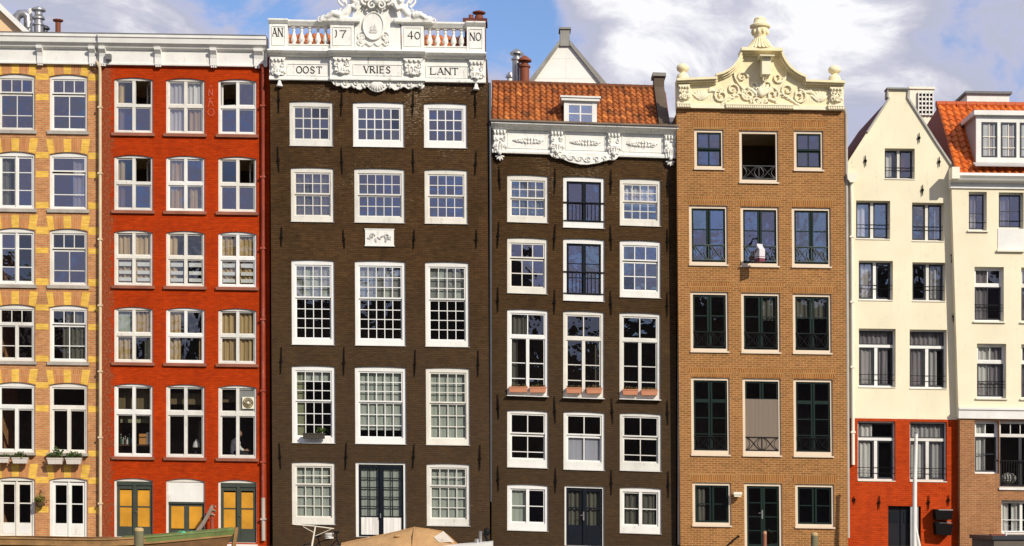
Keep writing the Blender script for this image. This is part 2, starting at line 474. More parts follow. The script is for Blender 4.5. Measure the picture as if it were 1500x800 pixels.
def sg(r, c=1, n=1, st=0.055, b=0.032, y=0.0, m=None, g=None, solid=None, swing=0.0, bottom=None, glass=True):
    return dict(r=r, c=c, n=n, st=st, b=b, y=y, m=m, g=g, solid=solid, swing=swing, bottom=bottom, glass=glass)
def hung(c, rt, rb, split, st=0.05, b=0.027, m=None, g1=None, g2=None):
    return [sg((0,0,1,split), c, rt, st, b, 0.0, m, g1), sg((0,split,1,1), c, rb, st, b, 0.05, m, g2)]
def leaves(y0=0.0, y1=1.0, n=1, st=0.06, b=0.03, m=None, c=1, x0=0.0, x1=1.0, gap=0.0, y=0.02, g=(None, None), **k):
    xm = (x0+x1)/2
    return [sg((x0,y0,xm-gap/2,y1), c, n, st, b, y, m, g[0], **k), sg((xm+gap/2,y0,x1,y1), c, n, st, b, y, m, g[1], **k)]

def sheet(mb, u0, u1, z0, z1, y, amp=0.03, wave=0.16):
    n = max(4, int((u1-u0)/0.03)); ph = random.random()*6
    vs = []; fs = []
    for i in range(n+1):
        u = u0+(u1-u0)*i/n
        a = amp*math.sin(2*PI*u/wave+ph)+amp*0.5*math.sin(2*PI*u/(wave*2.3)+ph*2)
        vs += [(u, y+a, z1), (u+random.uniform(-.008,.008), y+a*1.3, z0)]
    for i in range(n): fs.append((2*i, 2*i+1, 2*i+3, 2*i+2))
    mb.add(vs, fs)

def win(h, box, sashes, fr=(3,3,3,4), fm=None, inset=0.06, arch=0.0, sill=None, curt=(), name='window', g=None, mull=(), fdepth=0.14):
    fm = random.choice(WHITES) if fm in (None, WHITE) else fm; g = g or GLASS_MID
    x0, y0, x1, y1 = box; s = h.s
    uc, zc = h.P((x0+x1)/2, (y0+y1)/2)
    w, hh = (x1-x0)*s, (y1-y0)*s
    u0, u1, z0, z1 = uc-w/2, uc+w/2, zc-hh/2, zc+hh/2
    a = arch*s
    def top(u): return z1 - a*((u-uc)/(w/2))**2
    arc = [(u0+w*i/8, top(u0+w*i/8)) for i in range(8, -1, -1)] if a > 0 else [(u1, z1), (u0, z1)]
    h.openings.append([(u0, z0), (u1, z0)] + arc)
    l, t, r, b = (v*s for v in fr)
    iu0, iu1, iz0, iz1 = u0+l, u1-r, z0+b, z1-a-t
    mb = MB()
    y_a, y_b = inset, inset+fdepth
    mb.box(u0, y_a, z0, iu0, y_b, iz1); mb.box(iu1, y_a, z0, u1, y_b, iz1)
    if b > 0: mb.box(iu0, y_a, z0, iu1, y_b, iz0)
    if a > 0: mb.prism([(u0, iz1), (u1, iz1)] + arc, y_a, y_b)
    else: mb.box(u0, y_a, iz1, u1, y_b, z1)
    W, H = iu1-iu0, iz1-iz0
    for qi, (fx0, fy0, fx1, fy1) in enumerate(mull):
        mb.box(iu0+W*fx0, y_a+0.012-0.004*qi, iz1-H*fy1, iu0+W*fx1, y_b-0.01-0.004*qi, iz1-H*fy0)
    fo = h.part(mb, name, fm)
    panes = {}
    for q in sashes:
        fx0, fy0, fx1, fy1 = q['r']
        a0, a1, b0, b1 = iu0+W*fx0, iu0+W*fx1, iz1-H*fy1, iz1-H*fy0
        y = y_a+0.03+q['y']; m = q['m'] or fm
        mb = MB()
        if q['solid']:
            mb.box(a0+0.002, y, b0+0.002, a1-0.002, y+0.04, b1-0.002)
            h.part(mb, 'panel', q['solid'], fo); continue
        st = q['st']; sl, stt, sr, sb = st if isinstance(st, tuple) else (st, st, st, st)
        if q['bottom']: sb = q['bottom'][0]
        mb.box(a0, y, b0, a0+sl, y+0.045, b1); mb.box(a1-sr, y, b0, a1, y+0.045, b1)
        mb.box(a0+sl, y, b0, a1-sr, y+0.045, b0+sb); mb.box(a0+sl, y, b1-stt, a1-sr, y+0.045, b1)
        c0, c1, d0, d1 = a0+sl, a1-sr, b0+sb, b1-stt
        cs = q['c'] if isinstance(q['c'], list) else [i/q['c'] for i in range(1, q['c'])]
        rs = q['n'] if isinstance(q['n'], list) else [i/q['n'] for i in range(1, q['n'])]
        hb = q['b']/2
        for f in cs: x = c0+(c1-c0)*f; mb.box(x-hb, y+0.007, d0, x+hb, y+0.038, d1)
        xs = [0]+cs+[1]
        for f in rs:
            zz = d1-(d1-d0)*f
            for i in range(len(xs)-1):
                mb.box(c0+(c1-c0)*xs[i]+(hb if i else 0), y+0.007, zz-hb, c0+(c1-c0)*xs[i+1]-(hb if i < len(xs)-2 else 0), y+0.038, zz+hb)
        if q['swing']:
            mb.turn(0, (a0 if q['swing'] > 0 else a1, y+0.05), q['swing'])
        so = h.part(mb, 'sash', m, fo)
        if q['bottom']:
            pb = MB(); pb.box(a0+sl*0.9, y-0.006, b0+0.07, a1-sr*0.9, y-0.001, b0+q['bottom'][0]-0.05)
            h.part(pb, 'panel', q['bottom'][1], fo)
        if not q['glass'] or q['swing']: continue
        ys = [0]+rs+[1]
        for i in range(len(xs)-1):
            for j in range(len(ys)-1):
                gq = q['g'] or g
                if gq is GLASS_SKY and random.random() < .22: gq = GLASS_MID
                elif gq is GLASS_MID and random.random() < .2: gq = GLASS_CLEAR
                pm = panes.setdefault(gq.name, MB())
                e0, e1 = c0+(c1-c0)*xs[i], c0+(c1-c0)*xs[i+1]
                f1, f0 = d1-(d1-d0)*ys[j], d1-(d1-d0)*ys[j+1]
                t1, t2 = random.gauss(0, 0.002)*(e1-e0), random.gauss(0, 0.002)*(f1-f0)
                yy = y+0.022
                pm.add([(e0,yy-t1-t2,f0),(e1,yy+t1-t2,f0),(e1,yy+t1+t2,f1),(e0,yy-t1+t2,f1)], [(0,1,2,3)])
    for gm, pm in panes.items(): h.part(pm, 'pane', bpy.data.materials[gm], fo)
    if sill:
        sh, over, smat, ext = sill
        mb = MB(); mb.box(u0-ext*s, -over, z0-sh*s, u1+ext*s, 0.2, z0-0.002)
        h.part(mb, 'sill', smat, fo)
    for q in curt:
        fx0, fx1, fy0, fy1, cm = q[:5]; yy = inset+fdepth+0.035+(q[5] if len(q) > 5 else 0)
        mb = MB()
        flat = 'blind' in cm.name or 'screen' in cm.name
        sheet(mb, iu0+W*fx0-0.02, iu0+W*fx1+0.02, iz1-H*fy1, iz1-H*fy0+0.06, yy, 0.002 if flat else (0.006 if 'green' in cm.name else 0.028))
        h.part(mb, 'blind' if flat else 'curtain', cm, fo, True, 80)  # the added ceiling stand-in sheets get the blind name too
    return dict(o=fo, r=(iu0, iz0, iu1, iz1), y=y_a, full=(u0, z0, u1, z1))

def anchors(h, lst, wmat=None, w=0.038):
    for x, y0, y1 in lst:
        u0, z0, u1, z1 = h.rect(x-1, y0, x+1, y1); uc = (u0+u1)/2; L = z1-z0
        mb = MB()
        j = random.uniform(-.03, .03)
        mb.tube([(uc-j, -0.045, z1), (uc, -0.05, z0+L*.45), (uc+j, -0.045, z0)], [w*.35, w*.62, w*.35], 5)
        mb.box(uc-w*1.1, -0.06, z0+L*.42, uc+w*1.1, -0.004, z0+L*.42+0.07)
        h.part(mb, 'wall_anchor', RUST_IRON)

def pipe(h, pts, r, mat, y=-0.09, clips=True):
    P3 = []
    for q in pts:
        u, z = h.P(q[0], q[1]); P3.append((u, q[2] if len(q) > 2 else y, z))
    mb = MB(); mb.tube(P3, r, 10)
    if clips:
        (ua, ya, za), (ub, yb, zb) = P3[-2], P3[-1]
        n = max(1, int(abs(za-zb)/2.2))
        for i in range(n):
            t = (i+0.5)/n; uu = ua+(ub-ua)*t; zz = za+(zb-za)*t
            mb.box(uu-r*1.35, y-r*1.25, zz-0.03, uu+r*1.35, -0.002, zz+0.03)
    return h.part(mb, 'drainpipe', mat, None, True)

def tiles(h, name, mat, u0, u1, z0, y0, z1, y1, tw=0.235, th=0.33, keep=None, parent=None):
    """pantiles on a slope that climbs from (y0,z0) to (y1,z1)"""
    L = math.hypot(z1-z0, y1-y0); dy, dz = (y1-y0)/L, (z1-z0)/L; ny, nz = -dz, dy
    nr = max(1, round(L/th)); nc = max(1, round((u1-u0)/tw)); th = L/nr; tw = (u1-u0)/nc
    mb = MB(); seg = 7
    for j in range(nr):
        rowtone = random.uniform(-.08, .08)
        for i in range(nc):
            ua = u0+tw*i
            if keep and not keep(ua+tw/2, (j+0.5)*th): continue
            tone = min(1, max(0, random.gauss(0.5, 0.16)+rowtone)); lift = random.uniform(0, 0.012); sk = random.uniform(-.008, .008)
            vs = []
            for e, (t, off) in enumerate((((j)*th-0.05, 0.055), ((j+1)*th+0.02, 0.012))):
                for q in range(seg+1):
                    f = q/seg
                    hgt = 0.042*math.sin(2*PI*f-0.5)+off+lift
                    vs.append((ua+tw*f*1.02+sk*e, y0+dy*t+ny*hgt, z0+dz*t+nz*hgt))
            vs += [(x, y-ny*0.045, z-nz*0.045) for x, y, z in vs[:seg+1]]
            n = seg+1
            fs = [(q, q+1, n+q+1, n+q) for q in range(seg)] + [(2*n+q, 2*n+q+1, q+1, q) for q in range(seg)]
            mb.add(vs, fs, tone)
    return h.part(mb, name, mat, parent, True, 50)

STROKES = {   # letters as strokes on a unit cell: (points, weight)
 'A': [([(0,0),(.5,1)],.5), ([(.5,1),(1,0)],1), ([(.2,.36),(.8,.36)],.5)],
 'N': [([(.05,0),(.05,1)],.55), ([(.05,1),(.95,0)],1), ([(.95,0),(.95,1)],.55)],
 'O': [([(.5+.5*math.cos(t*PI/10), .5+.5*math.sin(t*PI/10)) for t in range(21)],.85)],
 'S': [([(.85,.85),(.6,1),(.3,.97),(.15,.78),(.3,.58),(.65,.45),(.85,.25),(.7,.04),(.4,0),(.12,.13)],.85)],
 'T': [([(.5,0),(.5,1)],1), ([(0,1),(1,1)],.6), ([(0,1),(.0,.85)],.6), ([(1,1),(1,.85)],.6)],
 'V': [([(0,1),(.5,0)],1), ([(.5,0),(1,1)],.5)],
 'R': [([(.1,0),(.1,1)],1), ([(.1,1),(.6,1),(.8,.88),(.8,.65),(.6,.52),(.1,.52)],.7), ([(.45,.52),(1,0)],1)],
 'I': [([(.5,0),(.5,1)],1)],
 'E': [([(.1,0),(.1,1)],1), ([(.1,1),(.9,1)],.6), ([(.1,.52),(.75,.52)],.6), ([(.1,0),(.9,0)],.6)],
 'L': [([(.1,0),(.1,1)],1), ([(.1,0),(.9,0),(.95,.18)],.6)],
 '1': [([(.25,1),(.55,.95),(.6,.5),(.5,.1),(.1,-.1)],.9)],
 '7': [([(.05,.95),(1,.97)],.7), ([(1,.97),(.6,.4),(.45,-.1)],1)],
 '4': [([(.7,0),(.7,1)],1), ([(.7,1),(0,.35)],.5), ([(0,.35),(1,.35)],.7)],
 '0': [([(.5+.46*math.cos(t*PI/10), .45+.45*math.sin(t*PI/10)) for t in range(21)],.85)],
 'K': [([(.1,0),(.1,1)],1), ([(.9,1),(.1,.45)],.7), ([(.3,.58),(.95,0)],1)],
}
def lettering(h, text, x0, x1, ytop, ybot, yfront, parent, wt=0.034, name='lettering', mat=None):
    u0, z0, u1, z1 = h.rect(x0, ytop, x1, ybot); n = len(text)
    widths = [0.45 if c in 'I1' else 1.0 for c in text]; gap = 0.28
    tot = sum(widths)+gap*(n-1); sc = (u1-u0)/tot; u = u0; H = z1-z0
    mb = MB()
    for c, w in zip(text, widths):
        for pts, wgt in STROKES[c]:
            q = [(u+p[0]*w*sc, z0+p[1]*H) for p in pts]; hw = wt*wgt/2
            for (a, b), (c2, d) in zip(q, q[1:]):
                L = math.hypot(c2-a, d-b) or 1e-6; nx, nz = -(d-b)/L*hw, (c2-a)/L*hw; ex, ez = (c2-a)/L*hw*.5, (d-b)/L*hw*.5
                mb.prism([(a+nx-ex,b+nz-ez),(a-nx-ex,b-nz-ez),(c2-nx+ex,d-nz+ez),(c2+nx+ex,d+nz+ez)], yfront-0.012-random.random()*0.003, yfront+0.01)
            if c not in 'OS0147K':
                for p in (q[0], q[-1]):
                    if len(pts) == 2 and abs(pts[0][1]-pts[1][1]) > .5: mb.box(p[0]-wt*1.0, yfront-0.010, p[1]-0.008, p[0]+wt*1.0, yfront+0.01, p[1]+0.008)
        u += (w+gap)*sc
    return h.part(mb, name, mat or LETTER, parent)
# ------------------------------------------------------------------ ground, water, far bank
WATER_MAT = None
def water_mat():
    N = NT('canal_water'); v = N.obj()
    h_ = N.math('ADD', N.noise(N.scaled(v, (1, 2, 1)), 0.9, 5), N.math('MULTIPLY', N.noise(v, 5, 3), 0.3))
    return N.finish((0.022, 0.028, 0.022), 0.06, 0.5, h_, 0.5, 0.12)
mb = MB(); mb.add([(-600,-900,-1.0),(600,-900,-1.0),(600,600,-1.0),(-600,600,-1.0)], [(0,1,2,3)])
tag(mb.build('water', water_mat()), kind='structure')
QUAY_MAT = brick('quay_brick', (0.13,0.09,0.07), (0.19,0.13,0.10), (0.20,0.18,0.15), bw=0.21, rh=0.07, vary=0.3)
mb = MB(); mb.box(-45, -4.0, -4, 45, 30, 0.0)
tag(mb.build('quay', QUAY_MAT), kind='structure')
KERB_MAT = paint('kerb_stone', (0.30,0.28,0.25), 0.85, vary=0.25, dirt=0.6)
mb = MB()
for i in range(60): mb.box(-45+i*1.5+0.006, -4.06, -0.22, -45+(i+1)*1.5-0.006, -3.6, 0.012)
tag(mb.build('kerb', KERB_MAT), kind='structure')
FAR_MAT = paint('far_roofs', (0.10, 0.08, 0.065), 0.9, vary=0.5, scale=0.2)
mb = MB(); x = -110.0; rng = random.Random(5)
while x < 110:                                                   # the other bank, seen only in the window glass
    w = rng.uniform(6, 9.5); hz = rng.uniform(16, 27)
    if rng.random() < 0.6:
        mb.prism([(x,-4),(x+w,-4),(x+w,hz-3),(x+w*.62,hz+1),(x+w*.38,hz+1),(x,hz-3)], -125, -112)
    else: mb.box(x, -125, -4, x+w, -112, hz)
    x += w
tag(mb.build('far_bank', FAR_MAT), kind='structure')

def two_step(h, x0, x1, prof_px, y_ref, mb):
    """moulding from x0 to x1 px; prof: (out m, py) list measured at x0"""
    u0, _ = h.P(x0, y_ref); u1 = u0+(x1-x0)*h.s
    k0 = h.k*0
    mb.profile(u0, u1, [(y, h.P(x0, py)[1]) for y, py in prof_px])

# ================================================================== HOUSE 1: tan brick with yellow bands
BR1 = brick('tan_brick', (0.43,0.165,0.060), (0.53,0.225,0.085), (0.52,0.35,0.19), k=0.015, vary=0.16, edge_u=None, stain=0.25, stain_col=(0.22,0.12,0.06))
SOLD1 = brick('tan_soldier_brick', (0.47,0.17,0.055), (0.54,0.225,0.085), (0.54,0.35,0.18), bw=0.07, rh=0.46, vary=0.14)
YEL1 = brick('yellow_brick', (0.74,0.42,0.055), (0.80,0.50,0.09), (0.68,0.45,0.13), k=0.015, vary=0.15)
h1 = House(0, 0.10, 0.015, 0.0, 'tan brick house with yellow stone bands and white french doors at its foot')
A1 = 3.5
cols1 = [(-4, 51), (72.5, 128)]
dy = lambda x: 0.015*x
top3 = lambda sp, n2: [sg((0,0,1,sp), 3, 1, 0.05, 0.03, 0.0)]
W1 = lambda x0, x1, y0, y1: (x0, y0+0.015*(x0-72), x1, y1+0.015*(x0-72))
SILL1 = (5, 0.07, GREY_SILL, 3)
for ci, (x0, x1) in enumerate(cols1):
    # row 1
    win(h1, W1(x0,x1,109,192), top3(.29,0)+[sg((0,.31,1,1),2,[.62],0.05,0.03,0.05)], (3,3,3,3), arch=A1, sill=SILL1, g=GLASS_SKY)
    # row 2
    if ci == 0:
        win(h1, W1(x0,x1,223,307), leaves(0,1,[.3,.68],c=1,st=.07,g=(GLASS_CLEAR,GLASS_SKY)), (3,3,3,3), arch=A1, sill=SILL1, mull=[(.47,0,.53,1)], curt=[(.0,.28,0,1,CURTAIN_DIM)])
    else:
        win(h1, W1(x0,x1,223,307), [sg((0,0,1,.29),1,1,.05),sg((0,.32,1,1),1,[.62],.05,.03,.05)], (3,3,3,3), arch=A1, sill=SILL1, g=GLASS_SKY, curt=[(.62,1,0,1,CURTAIN_WHITE)])
    # row 3
    if ci == 0:
        win(h1, W1(x0,x1,335,418), leaves(0,1,[.3,.7],st=.07,g=(GLASS_SKY,GLASS_CLEAR)), (3,3,3,3), arch=A1, sill=SILL1, mull=[(.47,0,.53,1)])
    else:
        win(h1, W1(x0,x1,335,418), [sg((0,0,1,.31),3,1,.05,.03,g=GLASS_CLEAR),sg((0,.33,1,1),2,[.62],.05,.03,.05)], (3,3,3,3), arch=A1, sill=SILL1, g=GLASS_SKY)
    # row 4
    if ci == 0:
        win(h1, W1(x0,x1,447,530), top3(.29,0)+leaves(.32,1,[.62],st=.06), (3,3,3,3), arch=A1, sill=SILL1, g=GLASS_CLEAR, mull=[(0,.28,1,.33),(.46,.33,.54,1)])
    else:
        win(h1, W1(x0,x1,447,530), top3(.29,0)+[sg((0,.31,1,1),2,[.6],.05,.03,.05)], (3,3,3,3), arch=A1, sill=SILL1, g=GLASS_CLEAR, curt=[(.38,1,0,1,CURTAIN_DIM),(.3,.5,.3,1,CURTAIN_DIM)])
    # row 5
    win(h1, W1(x0,x1,561,664), [sg((0,0,1,.30),1,1,.05)]+leaves(.34,1,1,st=.06), (3,3,3,3), arch=A1, sill=(4,0.20,GREY_SILL,2), g=GLASS_CLEAR, mull=[(0,.29,1,.345),(.45,.34,.55,1)])
    # row 6: french doors
    win(h1, W1(x0,x1,700,787), leaves(0.02,1,[.49],st=(.085,.09,.085,.1),b=.04,bottom=(.46,WHITE)), (4,2,4,1), arch=A1, name='door', g=GLASS_CLEAR, mull=[(.475,0,.525,1)])
arch_tops = [109,223,335,447,561,700]
for (x0, x1) in cols1:
    for t in arch_tops:
        e = 0.015*(x0-72); mbs, mby = MB(), MB()
        xa, xb = x0-1, x1+1; yb_, yt_ = t+e+1.5, t+e-19
        def V(px, py): return h1.P(px, py)
        n = 8
        def arcy(x): f = (x-(x0+x1)/2)/((x1-x0)/2); return t+e-0.4+A1*f*f*0.9+0.015*(x-x0)*0
        cuts = [xa, xa+8.5, xa+21, xa+33, xb-8.5, xb]
        segs = [(0, 8.5, 'y'), (8.5, 22.5, 'b'), (22.5, 32.5, 'y'), (32.5, 46.5, 'b'), (46.5, 57, 'y')]
        for s0, s1, kind in segs:
            tgt = mby if kind == 'y' else mbs
            a, b = xa+s0, xa+s1; cx_ = (x0+x1)/2
            fl = lambda x: x+(x-cx_)*0.14
            tgt.prism([V(a, arcy(a)), V(b, arcy(b)), V(fl(b), yt_), V(fl(a), yt_)], -0.006, 0.05)
        ba = h1.part(mbs, 'brick_arch', SOLD1); h1.part(mby, 'voussoir', YEL1, ba)
bands1 = [(108,117),(138,147),(223,232),(251,260),(296,305),(332,343),(363,371),(408,418),(446,455),(474,483),(521,530),(560,569),(594,603),(659,668),(699,708),(742,751)]
for b0, b1 in bands1:
    for xa, xb in ((52.5, 71), (129.5, 146)):
        arch_near = any(t-20 < b0 < t+2 for t in arch_tops)
        if xa > 100 and (b0, b1) in ((659,668),): pass
        e = 0.015*(xa-72)
        mby = MB(); h1.bx(mby, xa, b0+e, xb-0, b1+e, -0.0045, 0.05); h1.part(mby, 'yellow_band', YEL1)
uL, uR = h1.P(-14, 400)[0], h1.P(147, 400)[0]
zt1 = h1.P(0, 75)[1]
wall(h1, [(uL,-1.2),(uR,-1.2),(uR,zt1),(uL,zt1)], 'wall', BR1)
shell(h1, uL, uR, zt1-0.02, 11, BR1, LEAD, [h1.P(0,y)[1] for y in (100,213,325,437,550,690)])
def cornice12(h, x0, x1, yt, brs):
    mb = MB()
    two_step(h, x0, x1, [(0.25,yt),(-0.42,yt),(-0.42,yt+4),(-0.38,yt+5),(-0.36,yt+12),(-0.24,yt+15.5),(-0.22,yt+17.5),(-0.09,yt+20),(-0.09,yt+38),(-0.13,yt+39),(-0.13,yt+41.5),(0.25,yt+41.5)], yt, mb)
    c = h.part(mb, 'cornice', WHITE)
    mb = MB(); two_step(h, x0, x1, [(0.2,yt-1.6),(-0.43,yt-1.6),(-0.43,yt-0.1),(0.2,yt-0.1)], yt, mb); h.part(mb, 'gutter', LEAD, c)
    for b0, b1 in brs:
        mb = MB(); e = 0.015*(b0-x0)
        u0, z0, u1, z1 = h.rect(b0, yt+e+19, b1, yt+e+41)
        mb.box(u0, -0.17, z0, u1, -0.08, z1)
        mb.profile(u0+0.01, u1-0.01, [(-0.16,z1),(-0.34,z1+0.06),(-0.33,z1-0.04),(-0.2,z1-0.16),(-0.165,z1-0.3)])
        for q in range(3):
            ua = u0+(u1-u0)*(0.1+0.3*q); mb.box(ua, -0.16, z0-0.07, ua+(u1-u0)*0.2, -0.09, z0+0.001)
        h.part(mb, 'bracket', WHITE, c)
cornice12(h1, -14, 147, 52, [(56,65),(132,142)])

# ================================================================== HOUSE 2: red
RED2 = brick('red_painted_brick', (0.375,0.034,0.0024), (0.435,0.044,0.0028), (0.345,0.031,0.0024), k=0.015, vary=0.17, bstr=0.4, stain=0.45, stain_col=(0.24,0.022,0.004),
             edge_u=(0.05, 0.62, (0.22,0.045,0.014)), rough=0.85)
h2 = House(147, 0.0, 0.015, 0.0, 'bright red painted house with white cross windows and ochre panelled green doors')
A2 = 3.4
cols2 = [(167,224),(243,300),(319.5,376)]
def w2(c, y0, y1):
    x0, x1 = cols2[c]; e = 0.015*(x0-167); return (x0, y0+e, x1, y1+e)
def cross2(sp, gs=(None,)*4, **k):
    return leaves(0, sp-.025, st=.05, g=gs[:2], **k)+leaves(sp+.025, 1, st=.05, g=gs[2:], **k)
FR2 = (3.0, 0.6, 3.0, 3.0)
SL2 = (4.5, 0.09, RED_SILL, 3)
C, Sg, M_ = GLASS_CLEAR, GLASS_SKY, GLASS_MID
G_ = CURTAIN_GOLD; Wt = CURTAIN_WHITE
data2 = {
 (0,0): ((C,C,Sg,Sg), [(.03,.2,0,1,G_)]), (0,1): ((M_,M_,M_,M_), [(0,.47,0,1,Wt),(.52,.97,0,.5,Wt),(.6,1,.5,1,G_)]), (0,2): ((Sg,Sg,Sg,Sg), []),
 (1,0): ((C,C,Sg,Sg), [(.03,.2,0,1,G_)]), (1,1): ((M_,Sg,M_,M_), [(.05,.45,0,1,G_),(.6,.8,.5,1,G_)]), (1,2): ((C,C,Sg,Sg), []),
 (2,0): ((C,C,C,C), [(0,.48,0,1,G_),(.52,1,0,1,G_)]), (2,1): ((C,C,C,C), [(0,.22,0,1,G_)]), (2,2): ((C,C,C,C), [(0,.48,0,1,G_),(.55,1,0,1,G_)]),
 (3,0): ((C,C,C,C), [(0,.47,0,.48,CURTAIN_GREEN),(.52,1,0,.5,G_),(0,.47,.5,1,G_),(.8,1,.5,1,CURTAIN_DIM)]), (3,1): ((C,C,C,C), [(0,.32,0,1,G_),(.88,1,.45,1,G_)]), (3,2): ((C,C,C,C), [(0,.48,0,1,G_),(.53,1,0,1,G_)]),
 (4,0): ((C,C,C,C), [(0,1,.0,.40,BLIND_BROWN,.30),(0,1,.42,.52,BLIND_OLIVE,.5)]), (4,1): ((C,C,C,C), [(0,1,.10,.24,BLIND_BROWN,.30),(.78,1,.5,.8,BLIND_TAUPE,.5)]), (4,2): ((C,C,C,C), [(0,.5,.08,.20,BLIND_BROWN,.3)]),  # brown sheets are added, giving the look of a lit ceiling
}
rows2 = [(113.5,195,.49),(227,308.5,.49),(337,418.5,.47),(449.5,531,.485),(562,669,.38)]
wrec2 = {}
for r, (ya, yb, sp) in enumerate(rows2):
    for c in range(3):
        gs, cu = data2[(r,c)]
        ss = cross2(sp, gs); mull = [(.455,0,.545,1),(0,sp-.03,1,sp+.03)]
        if (r, c) == (3,1):
            ss = leaves(0, sp-.02, st=.05, g=(C,C))+[sg((0,sp+.02,1,1),1,1,.05,glass=True,g=C)]; mull = [(.46,0,.54,sp),(0,sp-.03,1,sp+.03)]
        if (r, c) in ((0,0),(1,0),(1,2)): ss[1]['swing'] = -1.15
        if (r, c) == (0,2): ss[0]['swing'] = -0.25; ss[0]['glass'] = True
        W = win(h2, w2(c, ya, yb), ss, FR2, arch=A2, sill=SL2, curt=cu, mull=mull)
        wrec2[(r,c)] = W
        if r == 2:                                               # white boards across the lower lights
            u0, z0, u1, z1 = W['r']; H = z1-z0; um = (u0+u1)/2; Ww = u1-u0
            mb = MB()
            for f0, f1 in ((.565,.645),(.73,.80),(.87,.94)):
                for a, b in ((u0+.07, um-.1), (um+.1, u1-.07)): mb.box(a, W['y']+.085, z1-H*f1, b, W['y']+.105, z1-H*f0)
            h2.part(mb, 'window_board', WHITE, W['o'])
# extractor fan in the upper right light
W = wrec2[(4,2)]; u0, z0, u1, z1 = W['r']
fu, fz = h2.P(363, 590)
fmb = MB(); fmb.box(u0+(u1-u0)*.55, W['y']+.09, z1-(z1-z0)*.345, u1-.06, W['y']+.11, z1-.07)
h2.part(fmb, 'panel', paint('grey_board', (0.42,0.41,0.38)), W['o'])
fmb = MB(); q = 0.205
fmb.box(fu-q, W['y']+.02, fz-q, fu+q, W['y']+.075, fz+q)
h2.part(fmb, 'extractor_fan', CREAM_TRIM, W['o'])
fmb = MB()
for r_ in (0.17, 0.12, 0.075): fmb.tube([(fu+r_*math.cos(t*PI/12), W['y']+.012, fz+r_*math.sin(t*PI/12)) for t in range(25)], 0.017, 5, False)
for t in range(9): fmb.box(fu-0.15+0.036*t, W['y']+.012, fz-0.10, fu-0.15+0.036*t+0.008, W['y']+.018, fz+0.10)
h2.part(fmb, 'fan_grille', paint('brass_grille', (0.18,0.13,0.05), 0.4), W['o'], True)
fmb = MB(); fmb.blob((fu, W['y']+.005, fz), (.045,.02,.045)); h2.part(fmb, 'fan_hub', WHITE, W['o'], True)
# doors
for c in (0, 2):
    x0, x1 = cols2[c]; e = 0.015*(x0-167)
    W = win(h2, (x0, 700.5+e, x1, 787+e+(6 if c == 2 else 0)), leaves(.05,1,[.47],st=(.10,.17,.10,.1),b=.045,m=OLIVE,bottom=(.36 if c == 0 else .48,OLIVE),glass=False), (3.2,1.2,1.2,0.5), arch=3.5, name='door', fm=WHITE, mull=())
    u0, z0, u1, z1 = W['r']; H = z1-z0; um = (u0+u1)/2
    mb = MB()
    for a, b in ((u0+.09, um-.09), (um+.09, u1-.09)): mb.box(a, W['y']+.073, z1-H*.86, b, W['y']+.088, z1-H*.16)
    h2.part(mb, 'panel', YELLOW_PANEL, W['o'])
    mb = MB(); mb.box(um-.05, W['y']+.005, z0, um+.05, W['y']+.03, z1-.02); mb.box(u0, W['y']+.012, z1-H*.07, u1, W['y']+.03, z1); h2.part(mb, 'cover_strip', OLIVE, W['o'])
    mb = MB(); mb.tube([(um+.03, W['y']+.02, z0+H*.45),(um+.03, W['y']-.04, z0+H*.45),(um+.13, W['y']-.045, z0+H*.45)], .012, 6); h2.part(mb, 'handle', STEEL, W['o'], True)
    if c == 2:
        su0, sz0, su1, sz1 = h2.rect(335, 797, 378, 800); mb = MB(); mb.box(su0, -0.35, sz0-.1, su1, 0.06, sz1); h2.part(mb, 'door_step', WHITE_STONE)
x0, x1 = cols2[1]
W = win(h2, (x0, 701, x1, 788), [sg((0,0,1,.36), solid=WHITE), *leaves(.39,1,1,st=(.09,.09,.09,.1),m=OLIVE,bottom=(.28,OLIVE),glass=False)], (3.2,1,1.2,0.5), arch=4, name='door', fm=WHITE)
u0, z0, u1, z1 = W['r']; H = z1-z0; um = (u0+u1)/2
mb = MB()
for a, b in ((u0+.08, um-.08), (um+.08, u1-.08)): mb.box(a, W['y']+.055, z1-H*.84, b, W['y']+.07, z1-H*.44)
h2.part(mb, 'panel', YELLOW_PANEL, W['o'])
mb = MB(); mb.box(u0, W['y']-.004, z1-H*.395, u1, W['y']+.028, z1-H*.36); h2.part(mb, 'cover_strip', OLIVE, W['o'])
uL, uR = 0.0, h2.P(395, 400)[0]; zt2 = h2.P(147, 80)[1]
wall(h2, [(uL,-1.2),(uR,-1.2),(uR,zt2),(uL,zt2)], 'wall', RED2)
shell(h2, uL, uR, zt2-.02, 11, BR1, LEAD, [h2.P(147,y)[1] for y in (106,216,326,438,552,690)])
cornice12(h2, 147, 392, 54.2, [(147,157),(228,238),(309,319),(373,387)])
pipe(h2, [(143,92,-.20),(147,100,-.1),(147.5,110),(148,786)], 0.055, CREAM_PIPE)
mb = MB(); h2.bx(mb, 157, 82, 165, 90, -.3, -.12); h2.part(mb, 'hopper_head', LEAD)
pipe(h2, [(384,96,-.2),(385.5,104),(386,729)], 0.065, RED_PIPE)
pipe(h2, [(386,729.2),(386.5,792)], 0.07, GREY_PIPE)
mb = MB()                                                        # faded chalk scrawl on the pier
def gr(pts): mb.tube([(lambda p: (p[0], -0.002, p[1]))(h2.P(*p)) for p in pts], 0.013, 4)
gr([(307,125),(311,128)]); gr([(306,131),(305.5,141)]); gr([(305.5,131),(311,140)]); gr([(311,131),(311.5,140)])
gr([(304.5,145),(312,144)]); gr([(308,145),(304.5,157)]); gr([(308,147),(312.5,156)]); gr([(305,150),(312,150)])
gr([(309+4.6*math.cos(t*PI/8), 164.5+5*math.sin(t*PI/8)) for t in range(17)])
